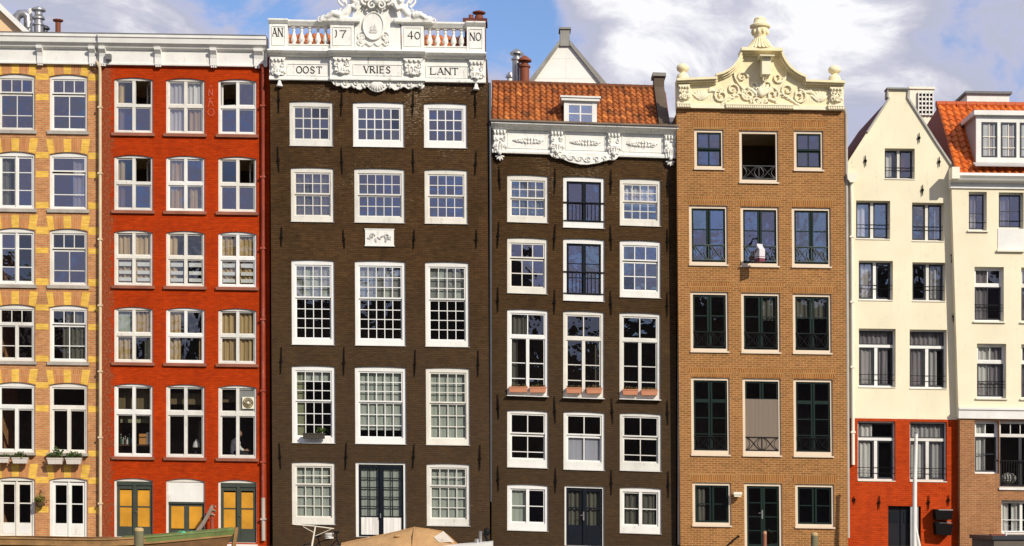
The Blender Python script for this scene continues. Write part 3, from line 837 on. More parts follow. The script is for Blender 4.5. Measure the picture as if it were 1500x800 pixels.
h2.part(mb, 'scrawl', paint('faded_chalk_red', (0.55,0.14,0.09), 0.8))

# ================================================================== HOUSE 3: tall dark brown, 1740
BR3 = brick('dark_brown_painted_brick', (0.062,0.033,0.0135), (0.084,0.044,0.017), (0.054,0.030,0.0135), k=0.015, vary=0.26, bstr=0.7, stain=0.3, stain_col=(0.085,0.042,0.017),
            speck=((0.42,0.33,0.22), 13.5, 0.55), rough=0.85, zones=((0.053,0.038,0.025), 10.5, 4.0))
h3 = House(395, -0.35, 0.015, 0.006, 'tall dark brown house under a white balustrade crown dated ANNO 1740')
rows3 = [(148,214,(0.148)), ]
FR3 = (5, 6, 5, 6)
def w3(c, r):
    base = {0:[(424,488),(517,592),(621,684)],1:[(426,489),(519,593),(622,685)],2:[(427,490),(520,594),(623,687)],3:[(427.5,491),(520,595),(624,688)],4:[(427.5,491),(521,595),(625,688.5)]}[r][c]
    t = {0:(148,214),1:(245,325),2:(380.5,505),3:(535.5,649),4:(676.5,768)}[r]
    e = (base[0]-425)*0.0145 if r < 4 else (base[0]-425)*0.012
    return (base[0], t[0]+e, base[1], t[1]+e)
SL3 = (0.5, 0.05, WHITE, 0.5)
for c in range(3):
    nc = 5 if c == 1 else 4
    W = win(h3, w3(c,0), [sg((0,0,1,1), nc, 3, .05, .036)], (5.5,6.5,5.5,9.5), sill=SL3, g=[M_,M_,Sg][c], arch=1.2)
    W = win(h3, w3(c,1), hung(nc,2,2,.5), (5,6,5,9), sill=SL3, g=[M_,Sg,Sg][c], arch=1.2, curt=[(0,1,0,1,CURTAIN_DIM)] if c == 0 else [])
    blind = [(0,1,0,.44,CURTAIN_GREEN)]
    W = win(h3, w3(c,2), hung(nc,3,4,.445,g1=M_,g2=C), (5,6,5,9), sill=SL3, arch=1.2, curt=blind)
    W = win(h3, w3(c,3), hung(nc,3,3,.46,g1=C,g2=C), (5,6,5,9), sill=SL3, arch=1.2,
            curt=[(0,.24,0,1,BLIND_OLIVE),(0,1,0,.16,CURTAIN_GREEN)] if c == 0 else [(0,1,0,.88 if c == 1 else 1,CURTAIN_GREEN)])
    if c != 1: W = win(h3, w3(c,4), hung(nc,2,3,.365,g1=C,g2=C), (5,5,5,10), sill=SL3, arch=1.2, curt=[(0,1,0,1,CURTAIN_GREEN)])
W = win(h3, (521,677.5,595,787), leaves(0.02,1,[.2,.4,.6,.8],st=(.09,.09,.10,.1),b=.035,m=NAVY,c=2,bottom=(.72,CURTAIN_WHITE),g=(C,C)), (4,3,4,.5), name='door', curt=[(0,1,0,1,CURTAIN_GREEN)])
u0, z0, u1, z1 = W['r']; um = (u0+u1)/2
mb = MB(); mb.box(um-.05, W['y']+.01, z0, um+.05, W['y']+.04, z1-.02); h3.part(mb, 'cover_strip', NAVY, W['o'])
mb = MB(); mb.tube([(um-.02,W['y']+.01,1.05),(um-.02,W['y']-.05,1.05),(um-.02,W['y']-.055,1.2)], .018, 6); h3.part(mb, 'handle', STEEL, W['o'], True)
uL, uR = h3.P(395.5,118)[0], h3.P(713.5,118)[0]; zw3 = h3.P(395, 82)[1]
wall(h3, [(uL,-1.2),(uR,-1.2),(uR,zw3),(uL,zw3)], 'wall', BR3)
shell(h3, uL, uR, zw3-.02, 11, BR3, LEAD, [h3.P(395,y)[1] for y in (136,235,365,520,662)])
anchors(h3, [(408.5,124,166),(500.6,132,170),(605,135,171),(696.5,127,172),(408,214,252),(501,216,255),(605.5,217,255),(697,221,257),
 (412.6,332,361),(504,336,364),(606.5,336,365),(698,336,364),(412,508,548),(504,508,550),(608,512,551),(700.5,513,552),(410.5,648,687),(507,648,688),(606,650,686),(703,651,689)])
pipe(h3, [(717,121,.05),(718.5,300,.05),(719,735,.05)], 0.05, DARK_STEEL, y=.05, clips=False)
# plaque
u0, z0, u1, z1 = h3.rect(535,336,577,360)
mb = MB(); mb.box(u0,-.05,z0,u1,.05,z1)
for a in (0,1): mb.box(u0-.02,-.065,(z0-.02,z1-.015)[a],u1+.02,.02,(z0+.015,z1+.02)[a])
pq = h3.part(mb, 'plaque', WHITE_STONE)
mb = MB(); cu_, cz_ = (u0+u1)/2, (z0+z1)/2
for i in range(7):
    a = i*0.9; mb.blob((u0+.14+i*.115, -.055, cz_+.08*math.sin(i*2.1)-.03), (.09,.03,.04), 7, 4, a)
mb.scroll(cu_-.25, cz_+.05, .10, -.06, .02); mb.scroll(cu_+.27, cz_+.04, .12, -.06, .02, d=-1)
h3.part(mb, 'relief', paint('worn_relief', (0.42,0.41,0.39), 0.7, vary=.25), pq, True)

# ---- crown of house 3
crown = MB()
cx0, cx1, kx0, kx1 = 395, 711.5, 484, 623                     # whole width, and the middle that steps forward
def run3(x0, x1, prof, mb):
    e = 0.015*(x0-395); two_step(h3, x0, x1, [(y, py+e) for y, py in prof], 80, mb)
friz = [(.2,84),(-.10,84),(-.10,112),(-.14,113),(-.16,116),(-.16,118),(.2,118)]
corn = [(.2,76),(-.40,76),(-.42,78),(-.36,80.5),(-.30,81),(-.24,83.5),(-.15,84.2),(.2,84.2)]
run3(cx0, kx0-.2, friz, crown); run3(kx1+.2, cx1, friz, crown)
run3(kx0, kx1, [(y-.12 if y < 0 else y, p) for y, p in friz], crown)
ent = h3.part(crown, 'entablature', WHITE_STONE)
mb = MB(); run3(cx0-1, kx0-.2, corn, mb); run3(kx1+.2, cx1+1, corn, mb); run3(kx0-1, kx1+1, [(y-.13 if y < 0 else y, p) for y, p in corn], mb)
h3.part(mb, 'cornice', WHITE_STONE, ent)
def console(h, x0, x1, yt, yb, yf, parent, mat, seed=0):
    """carved bracket: leafy capital, drooping leaves, pendant"""
    rr = random.Random(seed)
    u0, z0, u1, z1 = h.rect(x0, yt, x1, yb); W = u1-u0; H = z1-z0; um = (u0+u1)/2
    mb = MB()
    mb.box(u0, yf-.10, z1-H*.12, u1, yf+.02, z1)
    for i in range(4): mb.blob((u0+W*(.14+.24*i), yf-.11, z1-H*.19), (W*.10, .065, H*.08), 7, 5)
    mb.prism([(u0+W*.05,z1-H*.25),(u0+W*.14,z0+H*.12),(u1-W*.14,z0+H*.12),(u1-W*.05,z1-H*.25)], yf-.09, yf+.02)
    mb.scroll(u0+W*.22, z1-H*.42, W*.17, yf-.10, .022, 1.2, PI/2, 1); mb.scroll(u1-W*.22, z1-H*.42, W*.17, yf-.10, .022, 1.2, PI/2, -1)
    for i in range(7):
        a = -PI/2+(i-3)*.17; mb.leaf(um+(i-3)*W*.09, z1-H*.45-abs(i-3)*.02, min(H*.34, W*.56), a, yf-.075, .26)
    for i in range(3): mb.tube([(um+(i-1)*W*.2, yf-.115, z0+H*.42),(um+(i-1)*W*.16, yf-.10, z0+H*.14)], .026, 5)
    mb.blob((um, yf-.12, z0+H*.12), (W*.16,.07,H*.09))
    for i in range(6): mb.blob((u0+W*rr.uniform(.1,.9), yf-.11, z1-H*rr.uniform(.3,.85)), (W*.07,.05,H*.05), 6, 4, rr.uniform(0,3))
    return h.part(mb, 'console', mat, parent, True, 60)
for i, (a, b, yt, yb, f) in enumerate(((397,419,84.5,115,-.1),(489,515.5,86,113,-.22),(592,620,88,115,-.22),(687.5,709.5,89,120,-.1))):
    console(h3, a, b, yt, yb, f, ent, WHITE_STONE, i)
    if i in (0, 3):
        mb = MB(); u, z = h3.P((a+b)/2+(2 if i == 0 else -1), yb+8)
        mb.lathe(u, -.09, [(.10,z-.12),(.12,z-.1),(.07,z),(.05,z+.1),(.02,z+.14)], 10); h3.part(mb, 'pendant', WHITE_STONE, ent, True)
def panel_edge(h, x0, y0, x1, y1, yf, parent, mat, t=0.025):
    u0, z0, u1, z1 = h.rect(x0, y0, x1, y1); mb = MB()
    mb.box(u0, yf-.022, z0, u1, yf+.01, z0+t); mb.box(u0, yf-.022, z1-t, u1, yf+.01, z1)
    mb.box(u0, yf-.022, z0+t, u0+t, yf+.01, z1-t); mb.box(u1-t, yf-.022, z0+t, u1, yf+.01, z1-t)
    return h.part(mb, 'panel_edge', mat, parent)
panel_edge(h3, 421, 94, 483, 112, -.10, ent, WHITE_STONE); panel_edge(h3, 518, 96, 590, 113, -.22, ent, WHITE_STONE); panel_edge(h3, 624, 97, 686, 115, -.10, ent, WHITE_STONE)
lettering(h3, 'OOST', 435, 472, 98.5, 108, -.102, ent); lettering(h3, 'VRIES', 534, 573, 99.5, 109, -.222, ent); lettering(h3, 'LANT', 630.5, 671, 100.5, 110, -.102, ent)
# scalloped apron under the middle
P3 = h3.P
top = [P3(484, 117.2), P3(623, 119.3)]
edge = []
prof = [0,6,9,8,11,12,9,8,13,14,10,9,14,16,17,16,14,9,10,14,13,8,9,12,11,8,9,6,0]
for i, d in enumerate(prof): x_ = 484+139*i/(len(prof)-1); edge.append(P3(x_, 119+d*0.95+.015*(x_-484)))
mb = MB(); mb.prism([top[1], top[0]] + edge, -.16, -.03)
for i in range(9):
    x_ = 492+i*15.4; u, z = P3(x_, 123.5+.015*(x_-484)); mb.scroll(u, z, .11, -.17, .03, 1.1, 0.5 if i < 4 else PI-.5, 1 if i < 4 else -1)
    u, z = P3(x_+7, 126+.015*(x_-484)); mb.leaf(u, z+.05, .22, -PI/2+(.7 if i < 4 else -.7), -.16)
for i in range(7): u, z = P3(553, 123); mb.leaf(u, z+.06, .34, -PI/2+(i-3)*.3, -.19)
h3.part(mb, 'apron_ornament', WHITE_STONE, ent, True, 60)
# balustrade and piers
def ex(x): return .015*(x-395)
pier_text = {0:(395.5,422,30,'AN',(400,415,43,55)),1:(485,519.5,32.5,'17',(491.5,508,47.5,57)),2:(589,621,33,'40',(598,616,49,60)),3:(684,710,34,'NO',(688.5,704.5,50,61))}
for i in range(4):
    x0, x1, yt, txt, (ta, tb, tc, td) = pier_text[i]; mid = i in (1,2); yf = -.26 if mid else -.16
    mb = MB(); yb_ = 76+ex(x0)
    h3.bx(mb, x0, yt+6, x1, yb_+.2, yf, .25)
    u0, z0, u1, z1 = h3.rect(x0-1.2, yt, x1+1.2, yt+6)
    mb.profile(u0, u1, [(.30,z1),(yf-.12,z1),(yf-.12,z1-.05),(yf-.07,z0+.04),(yf-.03,z0),(.28,z0)])
    pr = h3.part(mb, 'pier', WHITE_STONE)
    panel_edge(h3, x0+3.5, yt+10, x1-3, yb_-8, yf, pr, WHITE_STONE, .018)
    lettering(h3, txt, ta, tb, tc, td, yf-.002, pr, .032)
for xs, xa, xb in (([430.5,442,454,465.7,477.2],422,485), ([629.5,641,652.5,664.5,676],621,684)):
    mb = MB(); h3.bx(mb, xa+.1, 67+ex(xa), xb-.1, 76+ex(xa)+.2, -.14, .22); h3.bx(mb, xa+.1, 65.5+ex(xa), xb-.1, 67+ex(xa), -.17, .24)
    bal = h3.part(mb, 'balustrade', WHITE_STONE)
    mb = MB(); u0, z0, u1, z1 = h3.rect(xa+.1, 30.5+ex(xa), xb-.1, 38+ex(xa))
    mb.profile(u0, u1, [(.26,z1),(-.20,z1),(-.20,z1-.06),(-.14,z0+.05),(-.1,z0),(.2,z0)]); h3.part(mb, 'handrail', WHITE_STONE, bal)
    for x_ in xs:
        u, zb = h3.P(x_, 65.7+.015*(x_-395)); zt_ = h3.P(x_, 37.8+.015*(x_-395))[1]; H = zt_-zb
        mb = MB(); pf = [(.105,0),(.105,.07),(.055,.10),(.05,.14),(.085,.20),(.105,.30),(.09,.42),(.055,.60),(.042,.74),(.062,.78),(.045,.82),(.05,.88),(.105,.92),(.105,1)]
        mb.lathe(u, .04, [(r, zb+H*t) for r, t in pf], 10); h3.part(mb, 'baluster', WHITE_STONE, bal, True, 50)
# pediment
mb = MB()
def arc_pts(cx, cy, r, a0, a1, n=18, ry=None): return [P3(cx+r*math.cos(RAD(a0+(a1-a0)*i/n)), cy-(ry or r)*math.sin(RAD(a0+(a1-a0)*i/n))) for i in range(n+1)]
mb.prism([P3(520,78.3), P3(588.6,79.2)] + arc_pts(553.5, 34, 33, 0, 180, 20), -.20, .22)
ped = h3.part(mb, 'pediment', WHITE_STONE, None, False)
mb = MB()
a_o, a_i = arc_pts(553.5, 34, 36, -4, 184, 26), arc_pts(553.5, 34, 30.5, -4, 184, 26)
for i in range(26): mb.prism([a_o[i], a_o[i+1], a_i[i+1], a_i[i]], -.36, .24)
a_o, a_i = arc_pts(553.5, 34, 30.4, -10, 190, 26), arc_pts(553.5, 34, 28.2, -10, 190, 26)
for i in range(26): mb.prism([a_o[i], a_o[i+1], a_i[i+1], a_i[i]], -.27, -.1)
h3.part(mb, 'arch_moulding', WHITE_STONE, ped, True, 30)
mb = MB(); mb.prism(arc_pts(548, 41, 14, 0, 360, 28, 19)[:-1], -.26, -.1)
md = h3.part(mb, 'medallion', WHITE_STONE, ped)
mb = MB()
mb.tube([(p[0], -.27, p[1]) for p in arc_pts(548, 41, 14.8, 0, 360, 32, 19.8)], .032, 6, False)
h3.part(mb, 'medallion_ring', WHITE_STONE, ped, True)
mb = MB()                                                        # a small ship on the waves inside the oval
u, z = P3(548, 49)
mb.prism([(u-.15,z),(u-.11,z-.055),(u+.11,z-.055),(u+.16,z+.02)], -.285, -.25); mb.tube([(u-.05,-.28,z),(u-.05,-.28,z+.2)], .008, 4); mb.tube([(u+.05,-.28,z),(u+.05,-.28,z+.25)], .008, 4)
mb.prism([(u-.11,z+.03),(u-.02,z+.03),(u-.03,z+.15),(u-.1,z+.15)], -.285, -.265); mb.prism([(u+.01,z+.03),(u+.11,z+.03),(u+.1,z+.2),(u+.02,z+.2)], -.285, -.265)
h3.part(mb, 'ship_relief', paint('darker_relief', (0.60,0.58,0.53), .7), ped, True)  # ship in a slightly darker tone than the stone around it
mb = MB()
for i in range(3):
    mb.tube([(lambda p: (p[0], -.24, p[1]))(P3(531+i*12+t*1.5, 67.5+2.2*math.sin(t*PI/4+PI/2))) for t in range(9)], [.02+.012*math.sin(t*PI/8) for t in range(9)], 6)
for sx in (-1, 1):
    u, z = P3(548+sx*17, 56); mb.scroll(u, z, .16, -.22, .035, 1.3, PI/2, -sx); mb.scroll(u+sx*.05, z-.18, .12, -.22, .03, 1.2, -PI/2, sx)
    for i in range(4): mb.leaf(u-sx*.05, z-.12, .2, PI/2-sx*(.4+.5*i), -.21)
h3.part(mb, 'wave_relief', WHITE_STONE, ped, True, 60)
# crest: shell and scrolls over the arch
mb = MB(); u, z = P3(553, 4)
for i in range(9): mb.leaf(u, z-.05, .62, PI/2+(i-4)*.30, -.36, .26)
mb.blob((u,-.42,z-.05), (.16,.13,.16)); mb.blob((u,-.42,z+.25), (.12,.12,.16))
for sx in (-1, 1):
    mb.scroll(u+sx*.16, z-.20, .15, -.42, .045, 1.3, PI/2, -sx); mb.scroll(u+sx*.37, z-.0, .19, -.40, .05, 1.3, -PI/2, sx); mb.scroll(u+sx*.32, z+.30, .2, -.36, .06, 1.2, -PI/2, sx)
    for i in range(5): mb.leaf(u+sx*(.3+.05*i), z-.1, .30, PI/2-sx*(.5+.35*i), -.34)
for i in range(5): mb.tube([(u+(i-2)*.1, -.30, z+.5), (u+(i-2)*.17, -.30, z+.85)], [.06,.03], 6); mb.blob((u+(i-2)*.17, -.3, z+.9), (.055,.055,.07))
crest = h3.part(mb, 'crest', WHITE_STONE, ped, True, 60)
# reclining carved figures, one on each shoulder of the arch
def cherub(px, py, sx):
    mb = MB(); u, z = P3(px, py); y = -.26
    def at(a, b, c=0): return (u+sx*a*.78, y+c, z+b*.72)
    mb.tube([at(.46,.10), at(.28,.26), at(.06,.54), at(-.02,.70)], [.15,.16,.15,.06], 10)            # trunk
    mb.blob(at(-.05,.86,-.05), (.135,.15,.155), 12, 9)                                              # head
    mb.blob(at(-.06,.86,-.20), (.03,.05,.035)); mb.blob(at(-.05,.79,-.17), (.06,.06,.04))
    for i in range(8): mb.blob(at(-.05+.13*math.cos(i*.8), .93+.07*math.sin(i*.8), .02*(i%3)), (.06,.07,.055))
    mb.tube([at(.0,.56,-.08), at(-.20,.42,-.18), at(-.28,.62,-.2)], [.085,.07,.045], 8)              # near arm
    mb.tube([at(.04,.58,.1), at(.26,.72,.06), at(.36,1.0,.04)], [.08,.065,.045], 8)                  # raised arm
    mb.blob(at(-.28,.66,-.2), (.055,.05,.06)); mb.blob(at(.37,1.04,.04), (.05,.05,.06))
    mb.tube([at(.52,.12,-.08), at(.85,.20,-.14), at(1.05,.03,-.12), at(1.22,.03,-.12)], [.15,.11,.08,.05], 9)  # legs
    mb.tube([at(.52,.10,.08), at(.82,.06,.06), at(1.2,.0,.05), at(1.34,.02,.04)], [.14,.11,.07,.05], 9)
    mb.box(*(sorted((at(-.35,0)[0], at(1.4,0)[0]))[0], y-.14, z-.14, sorted((at(-.35,0)[0], at(1.4,0)[0]))[1], y+.4, z+.02))
    fuse(mb, 'carved_figure', WHITE_STONE, ped, h3, .028)
    mb = MB()
    for i in range(6): a, b, _ = .34+.15*i, .36-.06*i, 0; mb.scroll(u+sx*a, z+b-.14, .10, y-.10, .032, 1.2, PI/2, -sx)
    for i in range(4): mb.leaf(u+sx*(.45+.17*i), z-.03, .24-.03*i, PI/2-sx*.7, y-.08)
    mb.tube([(u+sx*(.27+.12*math.sin(t*.5)), y, z+.55+.06*t) for t in range(7)], [.04-.004*t for t in range(7)], 6)
    mb.tube([(u+sx*(.26+.22*math.sin(.2+t*.35)), y, z+.42+.055*t) for t in range(8)], [.05-.004*t for t in range(8)], 6)
    h3.part(mb, 'scroll_ornament', WHITE_STONE, ped, True, 60)
cherub(517, 30.5, -1); cherub(589, 31.5, 1)
# tiled roof behind the balustrade and chimney
TILE3 = tone_mat('old_orange_tiles', (0.28,0.075,0.02), (0.48,0.14,0.035), (0.60,0.20,0.05), grime=.35)
zr = EYE+(HORIZON-46)*(60.9)/FPX
tiles(h3, 'roof_tiles', TILE3, uL+.1, uR-.1, zw3+.2, .35, zr, 1.6)
mb = MB(); mb.box(uL+.1, 1.62, zw3-.0, uR-.1, 1.7, zr-.05); h3.part(mb, 'roof_ridge', TILE3)
mb = MB(); cu0 = h3.P(680,40)[0]; cu1 = cu0+31*h3.s; cz = h3.P(680,37)[1]
mb.box(cu0, .5, cz-1.5, cu1, 1.2, cz+.25); mb.box(cu0-.06, .44, cz+.25, cu1+.06, 1.26, cz+.38)
ch = h3.part(mb, 'chimney', brick('chimney_brick', (.12,.03,.02), (.17,.045,.03), (.1,.06,.05), vary=.3))
mb = MB(); mb.lathe(cu0+.5, .85, [(.16,cz+.38),(.15,cz+.55),(.12,cz+.58),(.12,cz+.64),(.22,cz+.65),(.24,cz+.69),(.05,cz+.76)], 12); mb.lathe(cu0+.22, .85, [(.09,cz+.38),(.08,cz+.6)], 10)
h3.part(mb, 'chimney_pot', RUST, ch, True)
# ================================================================== HOUSE 4: dark brown with tiled roof
BR4 = brick('umber_painted_brick', (0.060,0.032,0.0125), (0.080,0.042,0.016), (0.052,0.029,0.0125), k=0.032, vary=0.24, bstr=0.7, stain=0.3, stain_col=(0.075,0.040,0.018),
            speck=((0.40,0.31,0.20), 12.0, 0.5), rough=0.85, zones=((0.049,0.036,0.024), 10.0, 4.0))
h4 = House(720, -0.05, 0.032, 0.0, 'narrower dark brown house with orange pantile roof, small dormer and carved white cornice')
SL4 = (0.5, 0.05, WHITE, 0.5); F4 = (4.5, 6.5, 4.5, 9)
win(h4, (743,256,803,326), hung(4,2,2,.5), F4, sill=SL4, g=M_, arch=1.2, curt=[(0,1,.1,.9,CURTAIN_DIM)])
win(h4, (908,261.5,968,331), hung(4,2,2,.5), F4, sill=SL4, g=M_, arch=1.2, curt=[(0,1,0,.6,CURTAIN_WHITE)])
win(h4, (743,348,802,430), [sg((0,0,1,.34),3,1,.05,.032),sg((0,.36,1,1),3,2,.05,.032,.05)], (4,6.5,4,9), sill=SL4, g=Sg, arch=1.2)
win(h4, (908,352,968,436), [sg((0,0,1,.34),3,1,.05,.032),sg((0,.36,1,1),3,2,.05,.032,.05,g=M_)], (4,6,4,10), sill=SL4, g=Sg, arch=1.2)
def rail_bars(h, W, f0, parent, n=9, mat=BLACK_IRON, f1=.97):
    u0, z0, u1, z1 = W['r']; H = z1-z0; zt, zb = z1-H*f0, z1-H*f1; y = W['y']-.03; mb = MB()
    mb.box(u0-.12, y-.02, zt-.025, u1+.12, y+.02, zt+.01); mb.box(u0-.1, y-.015, zb-.015, u1+.1, y+.015, zb+.012)
    for i in range(n):
        u = u0+(u1-u0)*(i+.5)/n; mb.box(u-.011, y-.011, zb+.013, u+.011, y+.011, zt-.026)
    return h.part(mb, 'window_railing', mat, parent)
for bx_, rows, f0 in (((825,258.5,885.6,334),1,.52),((825,349.5,885.5,441),[.38,.68],.55)):
    W = win(h4, bx_, leaves(0,1,rows,st=.075,b=.03,m=NAVY), (5,6,5,9), sill=SL4, g=Sg, arch=1.2)
    u0, z0, u1, z1 = W['r']; um = (u0+u1)/2
    mb = MB(); mb.box(um-.05, W['y']+.03, z0, um+.05, W['y']+.055, z1); h4.part(mb, 'cover_strip', NAVY, W['o'])
    rail_bars(h4, W, f0, W['o'])
win4c = []
for i, (x0, y0, x1, y1) in enumerate(((743,453,803,580),(825,455.5,885,583),(907.5,458,967.5,585))):
    W = win(h4, (x0,y0,x1,y1), [sg((0,.0,1,.29),2,1,.05,.034)]+leaves(.315,1,[.47,.78],st=.055,b=.03), (4.3,4.5,4.3,7), sill=(1.2,.18,WHITE,.5), g=C, arch=1.2, mull=[(0,.285,1,.325),(.455,.33,.545,1)],
            curt=[(.0,.2,.3,1,CURTAIN_DIM),(0,.5,0,.3,CURTAIN_DIM)] if i == 0 else ([(.85,1,.3,1,CURTAIN_DIM)] if i == 1 else []))
    win4c.append(W)
for i, (x0, y0, x1, y1) in enumerate(((743,601,803,685),(825.5,603,886,688.5),(908,605,969,690))):
    if i == 1: s_ = [sg((0,0,1,.43),2,1,.05,.034), sg((0,.45,1,1),2,1,.06,.034,.05)]
    else: s_ = [sg((0,0,1,.44),2,1,.05,.034), sg((0,.46,1,1),2,[.72],.055,.03,.05)]
    win(h4, (x0,y0,x1,y1), s_, (4.5,4,4.5,12), sill=SL4, g=C, arch=1.2, curt=[(0,1,.45,1,BLIND_PALE)] if i == 1 else [])
win(h4, (743,709.5,803,777.5), leaves(0,1,2,st=.055,b=.03,g=(C,Sg)), (4.5,5.5,4.5,11), sill=SL4, g=C, arch=1.2, mull=[(.455,0,.545,1)], curt=[(0,.5,0,1,CURTAIN_GREEN)])
win(h4, (908,714,969,781.5), leaves(0,1,2,st=.055,b=.03), (4.5,5.5,4.5,11), sill=SL4, g=C, arch=1.2, mull=[(.455,0,.545,1)], curt=[(0,1,0,1,CURTAIN_DIM)])
W = win(h4, (827,712,885,800), leaves(0,1,[.5],st=(.09,.10,.09,.1),b=.05,m=NAVY,bottom=(.72,NAVY)), (2.5,3,2.5,.3), name='door', g=C, curt=[(0,1,0,.65,CURTAIN_DIM)])
u0, z0, u1, z1 = W['r']; um = (u0+u1)/2
mb = MB(); mb.box(um-.04, W['y']+.005, z0, um+.04, W['y']+.03, z1); h4.part(mb, 'cover_strip', NAVY, W['o'])
mb = MB(); mb.box(um-.045, W['y']-.01, 1.0, um+.0, W['y']+.006, 1.3); mb.tube([(um-.02,W['y']-.01,1.18),(um-.02,W['y']-.06,1.18),(um-.14,W['y']-.06,1.17)], .014, 6); h4.part(mb, 'handle', STEEL, W['o'], True)
uL, uR = 0.0, h4.P(990.5,400)[0]; zw4 = h4.P(720, 184)[1]
wall(h4, [(uL,-1.2),(uR,-1.2),(uR,zw4),(uL,zw4)], 'wall', BR4)
shell(h4, uL, uR, zw4-.4, 11, BR4, LEAD, [h4.P(720,y)[1] for y in (243,337,441,590,698)], flat=False)
anchors(h4, [(732,243,279),(813,246,284),(895,248,285),(978.6,251,289),(730,324,363),(812.5,328,366),(895,330,367.5),(978,334,369),(729.6,420,457.5),(812.5,423,460),(895,425,462),(977.5,427.5,465),
 (730,577,614),(813,581,620),(897,583,621),(978,586,622),(730,682,719),(814,685,722),(895.7,688,725),(979,690,729)])
# carved cornice
def run4(x0, x1, prof, mb):
    e = 0.032*(x0-721); two_step(h4, x0, x1, [(y, py+e) for y, py in prof], 184, mb)
mb = MB(); run4(721, 990.5, [(.2,190),(-.08,190),(-.08,218),(-.12,219),(-.14,222),(-.13,224.5),(.2,224.5)], mb)
ent4 = h4.part(mb, 'entablature', WHITE_STONE)
mb = MB(); run4(719.5, 992, [(.2,181.6),(-.42,181.6),(-.42,184),(-.34,186),(-.28,186.5),(-.2,189.4),(-.1,190.2),(.2,190.2)], mb); h4.part(mb, 'cornice', WHITE_STONE, ent4)
mb = MB(); run4(718, 992.5, [(.15,178.5),(-.46,178.5),(-.48,181.2),(-.2,181.5),(.15,181.5)], mb); h4.part(mb, 'gutter', GUTTER, ent4)
for i, (a, b) in enumerate(((722,742),(806,825.5),(889,908.5),(972,991))):
    e = .032*(a-721); console(h4, a, b, 187+e, 224+e+(6 if i in (0,3) else 2), -.09, ent4, WHITE_STONE, 10+i)
    if i in (0, 3):
        mb = MB(); u, z = h4.P((a+b)/2, 232+e); 
        for k_ in range(5): mb.leaf(u, z+.05, .17, -PI/2+(k_-2)*.75, -.12)
        h4.part(mb, 'pendant', WHITE_STONE, ent4, True)
for a, b in ((744,804),(828,887),(911,970)):
    e = .032*(a-721); panel_edge(h4, a, 193+e, b, 217+e, -.08, ent4, WHITE_STONE, .022)
    mb = MB(); u, z = h4.P((a+b)/2, 205+e+.9)
    for i in range(9):
        t = (i-4)*.12; mb.blob((u+t, -.10, z+.05*math.sin(i*1.9)), (.07,.03,.045), 7, 4, i*.8)
        mb.leaf(u+t, z, .13, PI/2+(i-4)*.35, -.10); mb.leaf(u+t, z, .12, -PI/2-(i-4)*.3, -.10)
    mb.scroll(u-.36, z, .1, -.1, .02); mb.scroll(u+.36, z, .1, -.1, .02, d=-1)
    h4.part(mb, 'garland_relief', WHITE_STONE, ent4, True, 60)
top = [h4.P(803, 223.5), h4.P(908, 227)]; edge = []
prof = [0,6,8,8,9,11,13,14,15,16,16,16,15,14,13,11,9,8,8,6,0]
for i, d in enumerate(prof): x_ = 803+105*i/(len(prof)-1); edge.append(h4.P(x_, 224.5+d+.032*(x_-803)))
mb = MB(); mb.prism([top[1], top[0]]+edge, -.15, -.03)
for i in range(8):
    x_ = 814+i*12; u, z = h4.P(x_, 229+.032*(x_-803)+4*math.sin(i*PI/7)); mb.scroll(u, z, .10, -.16, .028, 1.2, 0 if i < 4 else PI, 1 if i < 4 else -1); mb.leaf(u+.1, z-.03, .18, -.4 if i < 4 else PI+.4, -.15)
h4.part(mb, 'apron_ornament', WHITE_STONE, ent4, True, 60)
# roof
TILE4 = tone_mat('orange_pantiles', (0.15,0.045,0.013), (0.36,0.105,0.024), (0.56,0.20,0.048), grime=.85, grime_col=(0.05,0.028,0.014))
ze4 = h4.P(720, 181)[1]; yr4 = 2.1; zr4 = EYE+(HORIZON-123)*(60+yr4)/FPX
uT0, uT1 = h4.P(719.5,180)[0], h4.P(964,180)[0]
rf4 = None
mb = MB(); mb.profile(uT0, uT1+.45, [(.02,ze4-.45),(.0,ze4-.05),(yr4,zr4-.10),(8.5,ze4-1.0),(8.5,ze4-1.6)]); rf4 = h4.part(mb, 'roof', RUST)
tiles(h4, 'roof_tiles', TILE4, uT0, uT1, ze4, -.02, zr4, yr4, .212, .30, None, rf4)
mb = MB(); n = 22
for i in range(n):
    a = uT0+(uT1-uT0)*i/n; mb.tube([(a, yr4+.05, zr4+.02), (a+(uT1-uT0)/n+.02, yr4+.05, zr4+.05)], [.12,.10], 8)
h4.part(mb, 'ridge_tile', TILE4, rf4, True)
mb = MB(); u0 = h4.P(959,180)[0]+.15; u1 = u0+.36
mb.profile(u0, u1, [(-.02,ze4-.3),(-.02,ze4+.25),(yr4-.1,zr4+.05),(yr4-.1,zr4+.42),(yr4+.5,zr4+.42),(yr4+.5,zr4-1.5)])
pp = h4.part(mb, 'parapet', paint('parapet_brick', (.11,.08,.055), .85, vary=.3, dirt=.5))
mb = MB(); mb.box(u0-.06, yr4-.18, zr4+.425, u1+.06, yr4+.58, zr4+.55); h4.part(mb, 'coping', STONE_GREY, pp)
mb = MB(); mb.profile(u1+.005, u1+.5, [(0,ze4-.5),(0,ze4-.02),(yr4,ze4+.9),(yr4,ze4-.5)]); h4.part(mb, 'lead_flashing', LEAD, rf4)
